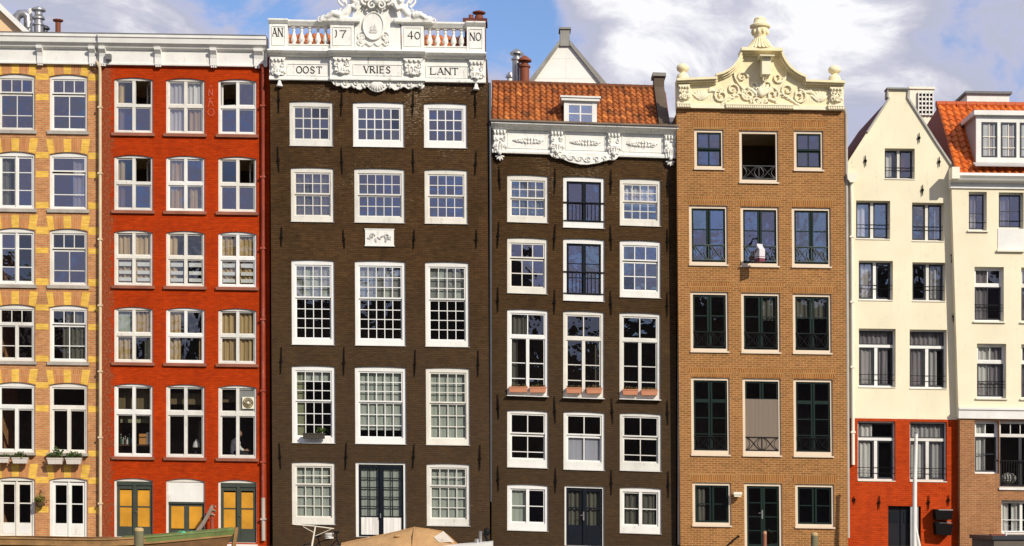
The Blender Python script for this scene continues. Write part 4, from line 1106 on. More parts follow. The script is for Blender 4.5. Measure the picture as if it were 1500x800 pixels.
# dormer
u0, z0, u1, z1 = h4.rect(827, 148, 873.5, 184); y_ = .04
mb = MB(); mb.box(u0, y_, z0-.3, u1, 1.9, z1)
dm = h4.part(mb, 'dormer', paint('dormer_cheek', (.30,.29,.28), .7, vary=.15))
mb = MB(); mb.box(u0-.11, y_-.16, z1+.002, u1+.11, 2.0, z1+.10); mb.box(u0-.15, y_-.2, z1+.102, u1+.15, 2.05, z1+.16); h4.part(mb, 'dormer_roof', WHITE, dm)
mb = MB(); t = .15
mb.box(u0-.02, y_-.06, z0-.3, u0+t, y_-.002, z1); mb.box(u1-t, y_-.06, z0-.3, u1+.02, y_-.002, z1); mb.box(u0+t, y_-.05, z1-.14, u1-t, y_-.002, z1); mb.box(u0+t, y_-.05, z0-.3, u1-t, y_-.002, z0+.12)
um = (u0+u1)/2; zm = (z0+z1)/2; mb.box(um-.025, y_-.045, z0+.12, um+.025, y_-.01, z1-.14)
mb.box(u0+t, y_-.043, zm-.02, um-.025, y_-.01, zm+.02); mb.box(um+.025, y_-.043, zm-.02, u1-t, y_-.01, zm+.02)
h4.part(mb, 'window', WHITE, dm)
mb = MB(); mb.add([(u0+t,y_-.02,z0+.12),(u1-t,y_-.025,z0+.12),(u1-t,y_-.02,z1-.14),(u0+t,y_-.02,z1-.14)], [(0,1,2,3)]); h4.part(mb, 'pane', glass('dormer_glass', (.3,.3,.33), .6), dm)
# flues on the back slope
def flue(h, px, pyt, pyb, r, mat, y, name='flue', capr=1.5):
    w_ = world_at(px, pyt, y+h.y0); w2_ = world_at(px, pyb, y+h.y0); u = w_.x-h.x0; zt = w_.z+h.k*u; zb = w2_.z+h.k*u-1.6
    mb = MB(); mb.lathe(u, y, [(r,zb),(r,zt-.32)], 14); mb.lathe(u, y, [(r*.75,zt-.32),(r*.75,zt-.2)], 12)
    mb.lathe(u, y, [(r*capr,zt-.2),(r*capr,zt-.15),(r*.4,zt)], 14); mb.lathe(u, y, [(r*1.25,zt-.42),(r*1.25,zt-.36)], 14)
    return h.part(mb, name, mat, None, True)
flue(h4, 757, 72, 118, .17, STEEL, 3.2); flue(h4, 768.5, 82, 118, .17, RUST, 2.8); flue(h4, 747, 106, 120, .14, WHITE, 4.0, capr=1.2)
pipe(h4, [(986,183.5,-.1),(993.5,188,-.1),(994.5,215,-.1),(994.5,798,-.1)], .055, GREY_PIPE, y=-.1, clips=False)

# ------------------------------------------------------------------ white gable behind house 4
hb = House(829, 13.0, 0.0, 0.0, 'plain white gable end with stubby grey chimney rising behind orange pantile roof', 'gable_house')
WHITE_BOARD = brick('white_board_wall', (.80,.78,.72), (.82,.80,.74), (.62,.60,.55), bw=4.2, rh=.85, ms=.012, vary=.06, bstr=.1)
P = hb.P
ap_l, ap_r = P(820,66), P(834,66); bl, br_ = P(745,172), P(922,176)
mb = MB(); zb = -1.0
mb.prism([(bl[0],zb),(br_[0],zb),br_,ap_r,ap_l,bl], 0, .3); hb.part(mb, 'wall', WHITE_BOARD)
mb = MB(); dr = 0.16
for (a, b) in ((bl, ap_l), (ap_r, br_)):
    mb.prism([a, b, (b[0], b[1]+.2), (a[0]+(-.16 if a is bl else 0)+(.0), a[1]+.2), ] if a is bl else [a, b, (b[0]+.16, b[1]+.2), (a[0], a[1]+.2)], -.12, .32)
hb.part(mb, 'verge_board', STONE_GREY)
mb = MB(); zr_ = ap_l[1]
mb.prism([(bl[0]-.05,bl[1]-.1),(bl[0]-.05,bl[1]+.0),ap_l,ap_r,(br_[0]+.05,br_[1]),(br_[0]+.05,br_[1]-.1)], .33, 9); hb.part(mb, 'roof', RUST)
mb = MB(); u0, z0, u1, z1 = hb.rect(820.5, 44, 834.5, 68); mb.box(u0, -.1, z0, u1, .6, z1); mb.box(u0-.05, -.16, z1, u1+.05, .66, z1+.08); hb.part(mb, 'chimney', STONE_GREY)

# ================================================================== HOUSE 5: ochre brick
BR5 = brick('ochre_brick', (0.235,0.093,0.028), (0.335,0.138,0.042), (0.42,0.255,0.11), k=0.015, bw=.22, rh=.075, ms=.014, vary=.12, bstr=.5, stain=.25, stain_col=(.20,.09,.035))
SOLD5 = brick('ochre_soldier_brick', (0.25,0.09,0.024), (0.34,0.132,0.036), (0.42,0.25,0.10), bw=.075, rh=.5, ms=.014, vary=.12)
h5 = House(991, -0.42, 0.015, 0.009, 'ochre brick house with bottle green casements and cream scrolled gable topped by an urn')
def w5(x0, y0, x1, y1): return (x0, y0, x1, y1)
F5 = (4.0, 4, 3.2, 4)
SL5 = (2.2, .06, BEIGE_FRAME, .8)
def rail_deco(h, W, f0, f1, parent, mat=BLACK_IRON, y=None):
    """wrought rail: two bars with crossed arcs between"""
    u0, z0, u1, z1 = W['r']; H = z1-z0; zt, zb = z1-H*f0, z1-H*f1; y = W['y']-.005 if y is None else y; mb = MB()
    mb.box(u0, y-.012, zt-.012, u1, y+.012, zt+.012); mb.box(u0, y-.012, zb-.012, u1, y+.012, zb+.012)
    um = (u0+u1)/2; hh = zt-zb; zm = (zt+zb)/2
    mb.box(um-.012, y-.01, zb+.012, um+.012, y+.01, zt-.012)
    for a, b in ((u0, um), (um, u1)):
        w = b-a; c = (a+b)/2
        mb.tube([(a+w*t/8, y, zb+hh*.5*(1-math.cos(PI*t/8))) for t in range(9)], .013, 5, False)
        mb.tube([(a+w*t/8, y+.012, zt-hh*.5*(1-math.cos(PI*t/8))) for t in range(9)], .013, 5, False)
        for sx in (-1, 1): mb.tube([(c+sx*w*(.48-.25*math.sin(PI*t/8)), y+.02, zb+hh*t/8) for t in range(9)], .011, 5, False)
    return h.part(mb, 'window_railing', mat, parent)
win(h5, (1017,189.5,1060,247), hung(2,1,1,.5,st=.06,b=.05,m=GREEN), F5, sill=SL5, fm=BEIGE_FRAME, g=Sg)
W = win(h5, (1083,191.5,1140,267), [], F5, sill=SL5, fm=BEIGE_FRAME); rail_deco(h5, W, .70, .97, W['o'], DARK_STEEL)
win(h5, (1163,191.5,1206,249), hung(2,1,1,.5,st=.06,b=.05,m=GREEN), F5, sill=SL5, fm=BEIGE_FRAME, g=Sg)
win5 = {}
for c, (x0, y0, x1, y1) in enumerate(((1009.5,301,1066,387.5),(1085,303,1141,389.5),(1160,304,1217,390.5))):
    W = win(h5, (x0,y0,x1,y1), leaves(0,1,[.38,.70],st=.065,b=.04,m=GREEN,gap=.02), F5, sill=SL5, fm=BEIGE_FRAME, g=[Sg,Sg,M_][c], mull=[]); win5[(1,c)] = W
    rail_deco(h5, W, .68, .96, W['o'], paint('grey_green_iron', (.06,.08,.075), .5) if c == 0 else bpy.data.materials['grey_green_iron'])
for c, (x0, y0, x1, y1) in enumerate(((1011.5,427.5,1067,514.5),(1086,429,1143,516),(1161.5,430.5,1218,517))):
    W = win(h5, (x0,y0,x1,y1), leaves(0,1,[.38,.70],st=.065,b=.04,m=GREEN,gap=.02), F5, sill=SL5, fm=BEIGE_FRAME, g=C, curt=[[],[(.55,1,0,.45,CURTAIN_DIM)],[(0,1,0,.4,CURTAIN_DIM)]][c])
    rail_deco(h5, W, .69, .96, W['o'])
for c, (x0, y0, x1, y1) in enumerate(((1012.5,553,1069,666),(1088,554.5,1144,667),(1162.5,555.5,1220,668))):
    if c == 1: s_ = leaves(0,.27,1,st=.06,m=GREEN,gap=.02)+[sg((0,.29,1,1),1,1,.04)]
    else: s_ = leaves(0,.29,1,st=.06,m=GREEN,gap=.02)+leaves(.29,1,[.33,.68],st=.06,b=.035,m=GREEN,gap=.02)
    W = win(h5, (x0,y0,x1,y1), s_, (4,4,3.2,6), sill=SL5, fm=BEIGE_FRAME, g=C, curt=[(0,1,.28,1,BLIND_TAUPE,-.16)] if c == 1 else [])
    rail_deco(h5, W, .80, .985, W['o'])
for c, (x0, y0, x1, y1) in enumerate(((1014.5,707,1071,769.5),(1165,709.5,1222,772))):
    win(h5, (x0,y0,x1,y1), leaves(0,1,2,st=.065,b=.035,m=GREEN,gap=.03), F5, sill=SL5, fm=BEIGE_FRAME, g=C, curt=[(.0,.3,0,1,CURTAIN_DIM)] if c == 0 else [])
W = win(h5, (1090.5,708,1146,806), leaves(0,1,[.26,.51,.76],st=(.07,.08,.07,.2),b=.035,m=GREEN,gap=.01), (4,4,4,.3), name='door', fm=BEIGE_FRAME, g=C)
u0, z0, u1, z1 = W['r']; um = (u0+u1)/2
mb = MB(); mb.box(um-.05, W['y']+.03, 1.0, um-.0, W['y']+.046, 1.3); mb.tube([(um-.03,W['y']+.03,1.2),(um-.03,W['y']-.03,1.2),(um-.16,W['y']-.035,1.19)], .014, 6); h5.part(mb, 'handle', STEEL, W['o'], True)
for (x0, x1, yb_) in ((1014,1063,188),(1080,1143,190),(1160,1209,190),(1007,1069,299.5),(1082,1144,301.5),(1157,1220,303),(1009,1070,426),(1083,1146,427.5),(1159,1221,429),(1010,1072,551.5),(1085,1147,553),(1160,1223,554),(1012,1074,705.5),(1088,1149,706.5),(1162,1225,708)):
    a, b = h5.P(x0+1.5, yb_), h5.P(x1-1.5, yb_); c_, d_ = h5.P(x1+3, yb_-12), h5.P(x0-3, yb_-12)
    mb = MB(); mb.prism([a, b, c_, d_], -.004, .03); h5.part(mb, 'brick_arch', SOLD5)
uL, uR = h5.P(991,160)[0], h5.P(1236.5,162)[0]; zw5 = h5.P(991, 152)[1]
wall(h5, [(uL,-1.2),(uR,-1.2),(uR,zw5),(uL,zw5)], 'wall', BR5)
shell(h5, uL, uR, zw5-.3, 11, BR5, LEAD, [h5.P(991,y)[1] for y in (178,290,414,540,690)], flat=False)
mb = MB(); um = (uL+uR)/2; mb.prism([(uL+.1,zw5-.32),(uR-.1,zw5-.32),(um+.3,zw5+1.6),(um-.3,zw5+1.6)], .45, 11); h5.part(mb, 'roof', RUST)
# crown gable
CREAM_STONE = paint('cream_painted_stone', (0.82,0.715,0.455), .6, vary=.08, dirt=.35, dirt_col=(.30,.20,.08), scale=2.5)
CREAM_SOFT = paint('pale_cream_stone', (0.83,0.755,0.545), .6, vary=.06, dirt=.2, dirt_col=(.35,.24,.1), scale=2.5)
curveL = [(990,121),(1048,118.5),(1048,113.5),(1058,111),(1067,106.5),(1074,100.5),(1079,94),(1083,86.5),(1085.5,78)]
curveR = [(1141.5,78),(1145,87),(1149.5,95),(1155,102),(1162,108),(1170,113),(1178,116.5),(1178,122.5),(1235,124.5)]
out = curveL + curveR
P5 = h5.P
mb = MB(); mb.prism([P5(1234.8,162.5), P5(990.6,159)] + [P5(*p) for p in out], -.10, .28)
gb = h5.part(mb, 'gable', CREAM_STONE)
def band(mb, pts, t0, t1, yf, yb):
    """moulding that follows an outline: between offsets t0 (outside) and t1 (inside), in px"""
    n = len(pts); nor = []
    for i in range(n):
        a = pts[max(i-1,0)]; b = pts[min(i+1,n-1)]; dx, dy = b[0]-a[0], b[1]-a[1]; L = math.hypot(dx,dy); nor.append((dy/L, -dx/L))
    o_ = [P5(p[0]+q[0]*t0, p[1]+q[1]*t0) for p, q in zip(pts, nor)]; i_ = [P5(p[0]-q[0]*t1, p[1]-q[1]*t1) for p, q in zip(pts, nor)]
    for k in range(n-1): mb.prism([o_[k], o_[k+1], i_[k+1], i_[k]], yf, yb)
mb = MB(); band(mb, out, 2.0, 1.2, -.42, .30); band(mb, out, 1.1, 3.6, -.32, .2); band(mb, out, -3.4, 6.0, -.20, .1)
h5.part(mb, 'gable_moulding', CREAM_STONE, gb, True, 30)
mb = MB()
for x0, x1, f in ((990.6,1011.5,-.22),(1062,1161.5,-.20),(1211,1234.8,-.22)):
    e = .015*(x0-991); u0, z0, u1, z1 = h5.rect(x0, 152.5+e, x1, 159.2+e); mb.box(u0, f, z0, u1, .1, z1); mb.box(u0, f-.03, z1-.045, u1, f+.005, z1)
    n = int((x1-x0)/3.2)
    for i in range(n): a = u0+(u1-u0)*(i+.2)/n; mb.box(a, f-.025, z0+.02, a+(u1-u0)/n*.6, f+.005, z1-.06)
for x0, x1 in ((1011.6,1061.9),(1161.6,1210.9)):
    e = .015*(x0-991); h5.bx(mb, x0, 153.5+e, x1, 159.2+e, -.15, .1)
h5.part(mb, 'base_moulding', CREAM_SOFT, gb)
for i, (x0, x1) in enumerate(((993,1009.5),(1214,1232.5))):
    e = .015*(x0-991); mb = MB(); h5.bx(mb, x0-1, 127+e, x1+1, 152.6+e, -.16, .05)
    pl = h5.part(mb, 'pilaster', CREAM_SOFT, gb); console(h5, x0, x1, 126+e, 150+e, -.16, gb, CREAM_SOFT, 20+i)
# relief carving
mb = MB(); uc, zc = P5(1113, 138); yv = -.115
for sx in (-1, 1):
    for (dx, dz, r, a0, tn) in ((.42,-.05,.26,PI/2,1.4),(.95,.12,.24,-PI/2,1.4),(1.35,-.10,.26,PI/2,1.5),(.62,.55,.20,0,1.2),(.25,.25,.18,PI,1.2),(.15,-.30,.15,0,1.2)):
        mb.scroll(uc+sx*dx, zc+dz, r, yv-.02, .043, tn, a0, -sx)
    for i in range(9):
        a = PI/2-sx*(.3+.28*i); mb.leaf(uc+sx*(.2+.13*i), zc+.05-.04*i, .28, a, yv, .26)
    for i in range(6): mb.leaf(uc+sx*(1.2+.1*i), zc-.1+.06*i, .24, PI/2-sx*(.2+.5*i), yv, .3)
    mb.tube([(uc+sx*(.55+.35*math.sin(t*.35)), yv-.03, zc+.1+.13*t) for t in range(8)], [.048-.0035*t for t in range(8)], 6)
    for cx_ in (2.05,):                                          # palmettes and reeds at the ends
        for i in range(7): mb.leaf(uc+sx*cx_, zc-.28, .42, PI/2+(i-3)*.3, yv+.01, .22)
        for i in range(-6, 7):
            if abs(i) > 2: mb.tube([(uc+sx*cx_+i*.085, yv+.02, zc-.27), (uc+sx*cx_+i*.085, yv+.02, zc+.12)], .018, 5)
for i in range(26): mb.blob((uc+random.uniform(-.6,.6), yv-.02, zc-.22+random.uniform(-.12,.16)), (random.uniform(.05,.10),.05,random.uniform(.035,.065)), 7, 5, random.uniform(0,3))
for i in range(7): mb.leaf(uc, zc-.15, .55, PI/2+(i-3)*.28, yv-.03, .2)
mb.blob((uc,yv-.06,zc+.02), (.12,.09,.16))
h5.part(mb, 'carved_relief', CREAM_SOFT, gb, True, 60)
# hoisting beam housing
u, z = P5(1119, 108.5)
mb = MB(); mb.box(u-.15, -.62, z-.16, u+.15, -.05, z+.42); hbm = h5.part(mb, 'hoist_housing', CREAM_SOFT, gb)
mb = MB(); mb.profile(u-.25, u+.25, [(-.80,z+.425),(-.80,z+.46),(-.5,z+.52),(-.05,z+.52),(-.05,z+.425)]); mb.blob((u,-.42,z-.14), (.14,.2,.12)); mb.tube([(u-.10,-.5,z-.15),(u-.10,-.5,z-.34),(u-.04,-.5,z-.37),(u,-.5,z-.30)], .02, 5)
h5.part(mb, 'hoist_cap', CREAM_SOFT, gb, True, 40)
# urns
u, z = P5(1113.3, 77.5); 
mb = MB(); n = 18
u0, z0, u1, z1 = h5.rect(1083.5, 74.5, 1143.5, 79); mb.box(u0, -.5, z0, u1, .4, z1)
h5.part(mb, 'top_ledge', CREAM_STONE, gb)
mb = MB(); s_ = h5.s; zb = z1
pf = [(.58,0),(.54,.04),(.45,.12),(.37,.22),(.31,.30),(.28,.36)]
nn = 20; vs = []; fs = []
mb.lathe(u, -.05, [(r*.88, zb+q) for r, q in pf], 24)
for i in range(24):
    a = 2*PI*i/24; mb.tube([(u+r*.88*math.cos(a), -.05+r*.88*math.sin(a), zb+q+.01) for r, q in pf], [.035,.035,.032,.028,.025,.02], 5)
US, UZ = .56, .74
mb.lathe(u, -.05, [(r*US, zb+q*UZ) for r, q in ((.44,.47),(.46,.5),(.36,.56),(.36,.62),(.40,.68),(.44,.78),(.48,.95),(.50,1.05),(.62,1.08),(.64,1.16),(.52,1.22),(.42,1.28),(.40,1.38),(.34,1.42),(.36,1.47),(.30,1.53),(.1,1.58))], 20)
for i in range(10):
    a = 2*PI*i/10; mb.blob((u+.46*US*math.cos(a), -.05+.46*US*math.sin(a), zb+.86*UZ), (.06,.06,.10), 7, 5); mb.blob((u+.30*US*math.cos(a), -.05+.3*US*math.sin(a), zb+1.44*UZ), (.045,.045,.045), 6, 4)
h5.part(mb, 'urn', CREAM_STONE, gb, True, 50)
for x_, y_ in ((1000.5,119),(1223,121.5)):
    u, zb = P5(x_, y_); mb = MB()
    mb.lathe(u, .05, [(.22,zb-.1),(.22,zb+.14),(.18,zb+.24),(.10,zb+.29),(.10,zb+.32),(.20,zb+.39),(.22,zb+.47),(.21,zb+.49),(.19,zb+.55),(.10,zb+.60),(.03,zb+.63)], 16); h5.part(mb, 'ball_finial', CREAM_STONE, gb, True, 50)
mb = MB(); u, z = P5(1080, 724); mb.tube([(u-.05,-.0,z+.02),(u-.05,-.22,z+.06)], .022, 6); mb.box(u-.17, -.36, z-.02, u+.12, -.1, z+.07); mb.box(u-.14, -.33, z-.09, u+.1, -.13, z-.02); h5.part(mb, 'wall_lamp', CREAM_TRIM)
mb = MB(); mb.tube([(lambda p: (p[0],-.35,p[1]))(P5(1060,802)), (lambda p: (p[0],-.35,p[1]))(P5(1073,790)), (lambda p: (p[0],-.30,p[1]))(P5(1081,786)), (lambda p: (p[0],-.01,p[1]))(P5(1081,785))], .026, 6); h5.part(mb, 'handrail', RUST_IRON, None, True)
pipe(h5, [(1236.5,158,-.02),(1239.5,168,.05),(1240.5,300,.06),(1243,788,.06)], .06, GREY_PIPE, y=.06, clips=False)

# ================================================================== HOUSE 6: cream gable over red
CREAMW = paint('cream_render', (0.81,0.725,0.525), .85, vary=.10, dirt=.6, dirt_col=(.50,.42,.28), scale=.6, bump=(30,.25,.01))
RED6 = brick('orange_red_painted_brick', (0.42,0.045,0.005), (0.48,0.058,0.007), (0.37,0.038,0.005), k=0.012, rh=.07, vary=.17, bstr=.45, stain=.4, stain_col=(.29,.030,.006), speck=((.55,.40,.33),5,.3), rough=.75)
h6 = House(1240, -0.25, 0.015, 0.0, 'cream rendered house with pointed gable over an orange red ground floor')
F6 = (1.2, 1.6, 1.8, 2.2); N6 = CURTAIN_GREY
def leaf6(y0=0., y1=1., **k): return leaves(y0, y1, 1, st=.06, m=CHARCOAL, gap=.09, **k)
S6 = (1.2, .03, CREAM_TRIM, 0)
def wires6(h, W, fs):
    u0, z0, u1, z1 = W['r']; H = z1-z0; mb = MB()
    for f in fs: mb.tube([(u0-.06, W['y']-.01, z1-H*f), (u1+.1, W['y']-.01, z1-H*f)], .010, 4)
    h.part(mb, 'window_rail', BLACK_IRON, W['o'])
m6 = [(.455,0,.545,1)]
def w6(x0,y0,x1,y1,mul,cu,tr=None,g=None):
    ss = leaf6() if tr is None else [sg((0,0,1,tr-.02),1,1,.05,m=CHARCOAL)]+leaf6(tr+.02)
    mu = mul if tr is None else [(0,tr-.025,1,tr+.025),(.455,tr+.03,.545,1)]
    W = win(h6, (x0,y0,x1,y1), ss, F6 if tr is None else (1.8,2.2,2.2,2.6), sill=S6, fm=WHITE, g=g or GLASS_MID, mull=mu, curt=cu, inset=.19 if y1 < 600 else .13, fdepth=.10)
    wires6(h6, W, [.62,.72] if tr is None else [.80,.9]); return W
w6(1296,217.5,1340,262,m6,[(0,.25,0,1,Wt)]); w6(1254,294,1304,350,m6,[(0,.28,0,1,Wt)]); w6(1336,297,1383,353,m6,[(.8,1,0,1,N6)])
w6(1258,382,1308,439.5,m6,[(.05,.45,0,1,Wt)]); w6(1336.5,384.5,1385,441,m6,[(.5,1,0,1,N6)],g=GLASS_CLEAR)
w6(1258,481.5,1312,567,m6,[(0,1,0,.3,N6),(.02,.42,.3,1,Wt),(.5,.85,.3,1,N6)],.28); w6(1332.5,483,1387,569,m6,[(0,1,0,.3,N6),(.02,.45,.3,1,N6),(.55,.8,.3,1,N6)],.28)
nup = len(h6.openings)
w6(1256.5,617,1311.5,704,m6,[(0,.4,0,.3,Wt),(.0,.36,.3,1,Wt)],.29,GLASS_CLEAR); w6(1332.7,618,1387,705,m6,[(0,1,0,.3,N6),(.0,.45,.3,1,Wt),(.5,1,.3,1,N6)],.29,GLASS_CLEAR)
u0, z0, u1, z1 = h6.rect(1301, 741, 1349, 803)
h6.openings.append([(u0,z0),(u1,z0),(u1,z1),(u0,z1)])
mb = MB(); mb.box(u0, .18, z0, u1, .24, z1); dr6 = h6.part(mb, 'door', paint('black_door', (.012,.012,.016), .35, vary=.3))
mb = MB(); um = u0+(u1-u0)*.42; mb.box(um-.02, .14, z0, um+.02, .179, z1); 
for a, b in ((u0+.08,um-.1),(um+.1,u1-.1)): mb.box(a, .16, z0+.9, b, .179, z1-.2)
h6.part(mb, 'panel', NAVY, dr6)
mb = MB(); mb.box(u0+(u1-u0)*.68, .0, z0, u0+(u1-u0)*.92, .06, z1-.02); h6.part(mb, 'shutter', paint('grey_metal_shutter', (.36,.36,.35), .5, vary=.15), dr6)
P6 = h6.P
zs = P6(1240, 612.5)[1]
uL = 0.0; uRb = P6(1409,800)[0]; uRm = P6(1405,612)[0]; uRt = P6(1396,250)[0]
wall(h6, [(uL,-1.2),(uRb,-1.2),(uRm,zs),(uL,zs)], 'painted_base', RED6, h6.openings[nup:])
gl = [(1239.5,241),(1270,194),(1290,163),(1299,149),(1302,144.5),(1300,142),(1300,130.5),(1330,131.5),(1330,143),(1333,148),(1350,174.5),(1370,206),(1395.5,244)]
outer = [(uL,zs+.001),(uRm,zs+.001),(uRt,P6(1396,250)[1])] + [P6(*p) for p in gl[::-1]]
wall(h6, outer, 'wall', CREAMW, h6.openings[:nup])
mb = MB(); P5_keep = P5; P5 = h6.P; band(mb, gl[1:], 1.0, 1.6, -.07, .34); P5 = P5_keep
h6.part(mb, 'coping', paint('pale_grey_coping', (.42,.40,.36), .8, vary=.15, dirt=.3))
mb = MB(); h6.bx(mb, 1298.5, 129, 1331.5, 131.4, -.1, .36); mb2 = mb; h6.part(mb, 'gable_cap', STONE_GREY)
zsh = P6(1240, 243)[1]
shell(h6, uL, uRt-.02, zsh-.1, 11, CREAMW, LEAD, [P6(1240,y)[1] for y in (280,368,468,600,722)], flat=False)
apx, apz = P6(1309, 137); el, er = P6(1241, 241), P6(1395, 245)
mb = MB(); mb.prism([(el[0]-.05,el[1]-.12),(er[0]-.05,er[1]-.12),(er[0]-.05,er[1]+.02),(apx,apz),(el[0]-.05,el[1]+.02)], .36, 6.0)
h6.part(mb, 'roof', paint('dark_red_roof', (.115,.022,.014), .8, vary=.3, dirt=.5))
mb = MB(); u0, z0, u1, z1 = h6.rect(1243, 168, 1266, 235); mb.box(u0, 5.6, z0-1, u1+.15, 6.4, z1+.1); mb.box(u0-.06, 5.5, z1+.102, u1+.2, 6.5, z1+.2); h6.part(mb, 'chimney', STONE_GREY)
mb = MB(); wv = world_at(1332,131,6.0); w2_ = world_at(1367,131,6.0); a, b = wv.x-h6.x0, w2_.x-h6.x0; zt = wv.z+.015*a
mb.box(a, 6.2, zt-3, b, 8.2, zt); mb.box(a-.05, 6.14, zt+.002, b+.05, 8.26, zt+.08)
vt = h6.part(mb, 'vent_tower', CREAM_TRIM)
mb = MB(); c_ = (b-a)
mb.box(a+c_*.34, 6.16, zt-1.02, b-c_*.03, 6.195, zt-.12); h6.part(mb, 'vent_opening', BLACK_IRON, vt)
mb = MB()
for i in range(6): z_ = zt-.15-.165*i; mb.box(a+c_*.33, 6.12, z_-.03, b-c_*.02, 6.155, z_+.03)
for i in range(5): u = a+c_*.355+c_*.15*i; mb.box(u-.02, 6.105, zt-1.02, u+.02, 6.119, zt-.12)
h6.part(mb, 'louvre', WHITE, vt)
anchors(h6, [(1267.5,228,244),(1346,195,210),(1375.5,230,245),(1351,271,287),(1393.5,272,294),(1394.5,363,385),(1396.5,456,472),(1251,727,738),(1287.5,726,746),(1360,725,747),(1389,725,741)], w=.04)
mb = MB(); u, z = P6(1246, 260); mb.prism([(u-.18,z+.1),(u+.18,z+.1),(u+.16,z-.1),(u+.07,z-.22),(u-.07,z-.22),(u-.16,z-.1)], -.3, -.02); h6.part(mb, 'hopper_head', CREAM_TRIM)
pipe(h6, [(1246,266),(1247,300),(1249,681)], .06, CREAM_TRIM)
# metal cowls on the red wall
mb = MB(); u0, z0, u1, z1 = h6.rect(1366, 746, 1391, 784); H = z1-z0
for k_, (zt, zb_) in enumerate(((z1, z1-H*.44), (z1-H*.50, z0))):
    hh = zt-zb_
    mb.prism([(u0+.02,zb_+.04),(u1-.05,zb_+.04),(u1,zt-.05),(u0-.02,zt)] if k_ == 0 else [(u0+.04,zb_+.03),(u1-.06,zb_),(u1+.02,zt-.06),(u0,zt-.02)], -.46 if k_ == 0 else -.42, -.02)
cw = h6.part(mb, 'vent_cowl', paint('black_cowl_metal', (.006,.005,.005), .7, spec=.08, vary=.2))
mb = MB(); mb.add([(u0+.02,-.02,z1-H*.46),(u1-.02,-.02,z1-H*.46),(u1+.0,-.40,z1-H*.53),(u0+.16,-.43,z1-H*.53)], [(0,1,2,3)]); mb.box(u0+.1, -.465, z1-.035, u1, -.1, z1-.0); h6.part(mb, 'cowl_lid', paint('grey_cowl_metal', (.26,.25,.23), .5), cw)

# ================================================================== HOUSE 7: cream with bright tiles, right edge
BR7 = brick('pinkish_brick', (0.29,0.115,0.045), (0.37,0.155,0.068), (0.40,0.26,0.14), k=0.01, rh=.068, vary=.15, stain=.25, stain_col=(.22,.10,.05), speck=((.55,.45,.36),6,.25))
h7 = House(1402, -0.55, 0.013, 0.0, 'cream house with bright orange tiled roof, long dormer and bare brick ground floor')
F7 = (2, 2.5, 2.4, 2.8)
def w7(x0,y0,x1,y1,ss,cu,fr=F7,sill=(2,.07,CREAM_TRIM,2),**k):
    return win(h7, (x0,y0,x1,y1), ss, fr, sill=sill, curt=cu, inset=.16, fdepth=.11, **k)
W = w7(1419,281,1445.5,338,[sg((0,0,1,1),2,[.55],.05,.025,m=CHARCOAL)],[(0,.5,0,1,Wt)],g=Sg); wires6(h7, W, [.8])
W = w7(1463,282,1499.5,335,[sg((0,0,1,1),2,[.5],.05,.025,m=CHARCOAL)],[(0,.5,0,1,Wt)],g=Sg,sill=None); wires6(h7, W, [.8])
mb = MB(); h7.bx(mb, 1461.5, 335.2, 1499, 366, -.02, .05); pn = h7.part(mb, 'panel', WHITE); mb = MB(); h7.bx(mb, 1460, 366.3, 1500, 369, -.1, .05); h7.part(mb, 'sill', CREAM_TRIM, pn)
for yy, cu in ((391,[(0,.48,0,1,N6)]),(503.5,[(0,.48,0,1,Wt),(.55,1,0,1,N6)])):
    x_ = 1427.5 if yy < 400 else 1431
    W = w7(x_,yy,x_+43,yy+80,[sg((0,0,1,.30),2,1,.045,.025),sg((0,.34,1,1),2,[.55],.05,.025,m=CHARCOAL)],cu,mull=[(0,.29,1,.35)],g=M_); wires6(h7, W, [.7,.76,.82])
for yy in (391,503.5):                                          # next bay, just past the edge
    W = w7(1496,yy+1,1539,yy+81,[sg((0,0,1,.30),2,1,.045,.025),sg((0,.34,1,1),2,[.55],.05,.025,m=CHARCOAL)],[(0,1,0,1,N6)],mull=[(0,.29,1,.35)])
n7 = len(h7.openings)
W = w7(1428,616,1463.5,694,[sg((0,0,1,.25),2,1,.045,.025),sg((0,.28,1,1),2,[.5],.05,.025,m=CHARCOAL)],[(0,.52,0,1,Wt)],mull=[(0,.24,1,.29)],g=C,sill=None)
W = w7(1464.2,616.3,1530,715,[sg((0,0,1,.2),4,1,.045,.025),*leaves(.22,1,1,st=.05,m=CHARCOAL)],[],mull=[(0,.19,1,.23)],g=C,sill=(3,.06,WHITE,1))
rail_bars(h7, W, .60, W['o'], 16, f1=.99)
W = w7(1467,733,1530,783,leaves(0,1,[.6],st=.045,b=.025,m=WHITE),[(.0,.18,0,1,Wt),(.28,.45,0,1,Wt)],g=C,sill=(2,.05,WHITE,1))
P7 = h7.P; zs7 = P7(1402, 612)[1]; uL = P7(1404.5,600)[0]; uR = P7(1640,400)[0]; zt7 = P7(1402, 262)[1]
wall(h7, [(uL+.04,-1.2),(uR,-1.2),(uR,zs7),(uL+.04,zs7)], 'brick_base', BR7, h7.openings[n7:])
uLt = P7(1393.5,270)[0]
wall(h7, [(uL,zs7+.001),(uR,zs7+.001),(uR,zt7),(uLt,zt7)], 'wall', CREAMW, h7.openings[:n7])
shell(h7, uL+.1, uR, zt7-.02, 11, CREAMW, LEAD, [P7(1402,y)[1] for y in (376,490,606,724)], flat=False)
mb = MB(); u0 = uL-.02
mb.profile(u0, uR, [(.1,P7(1402,597)[1]),(-.12,P7(1402,597)[1]),(-.12,P7(1402,600)[1]),(-.07,P7(1402,601)[1]),(-.07,P7(1402,613)[1]),(.1,P7(1402,613)[1])]); h7.part(mb, 'string_course', WHITE)
mb = MB(); zz = lambda py: P7(1395, py)[1]
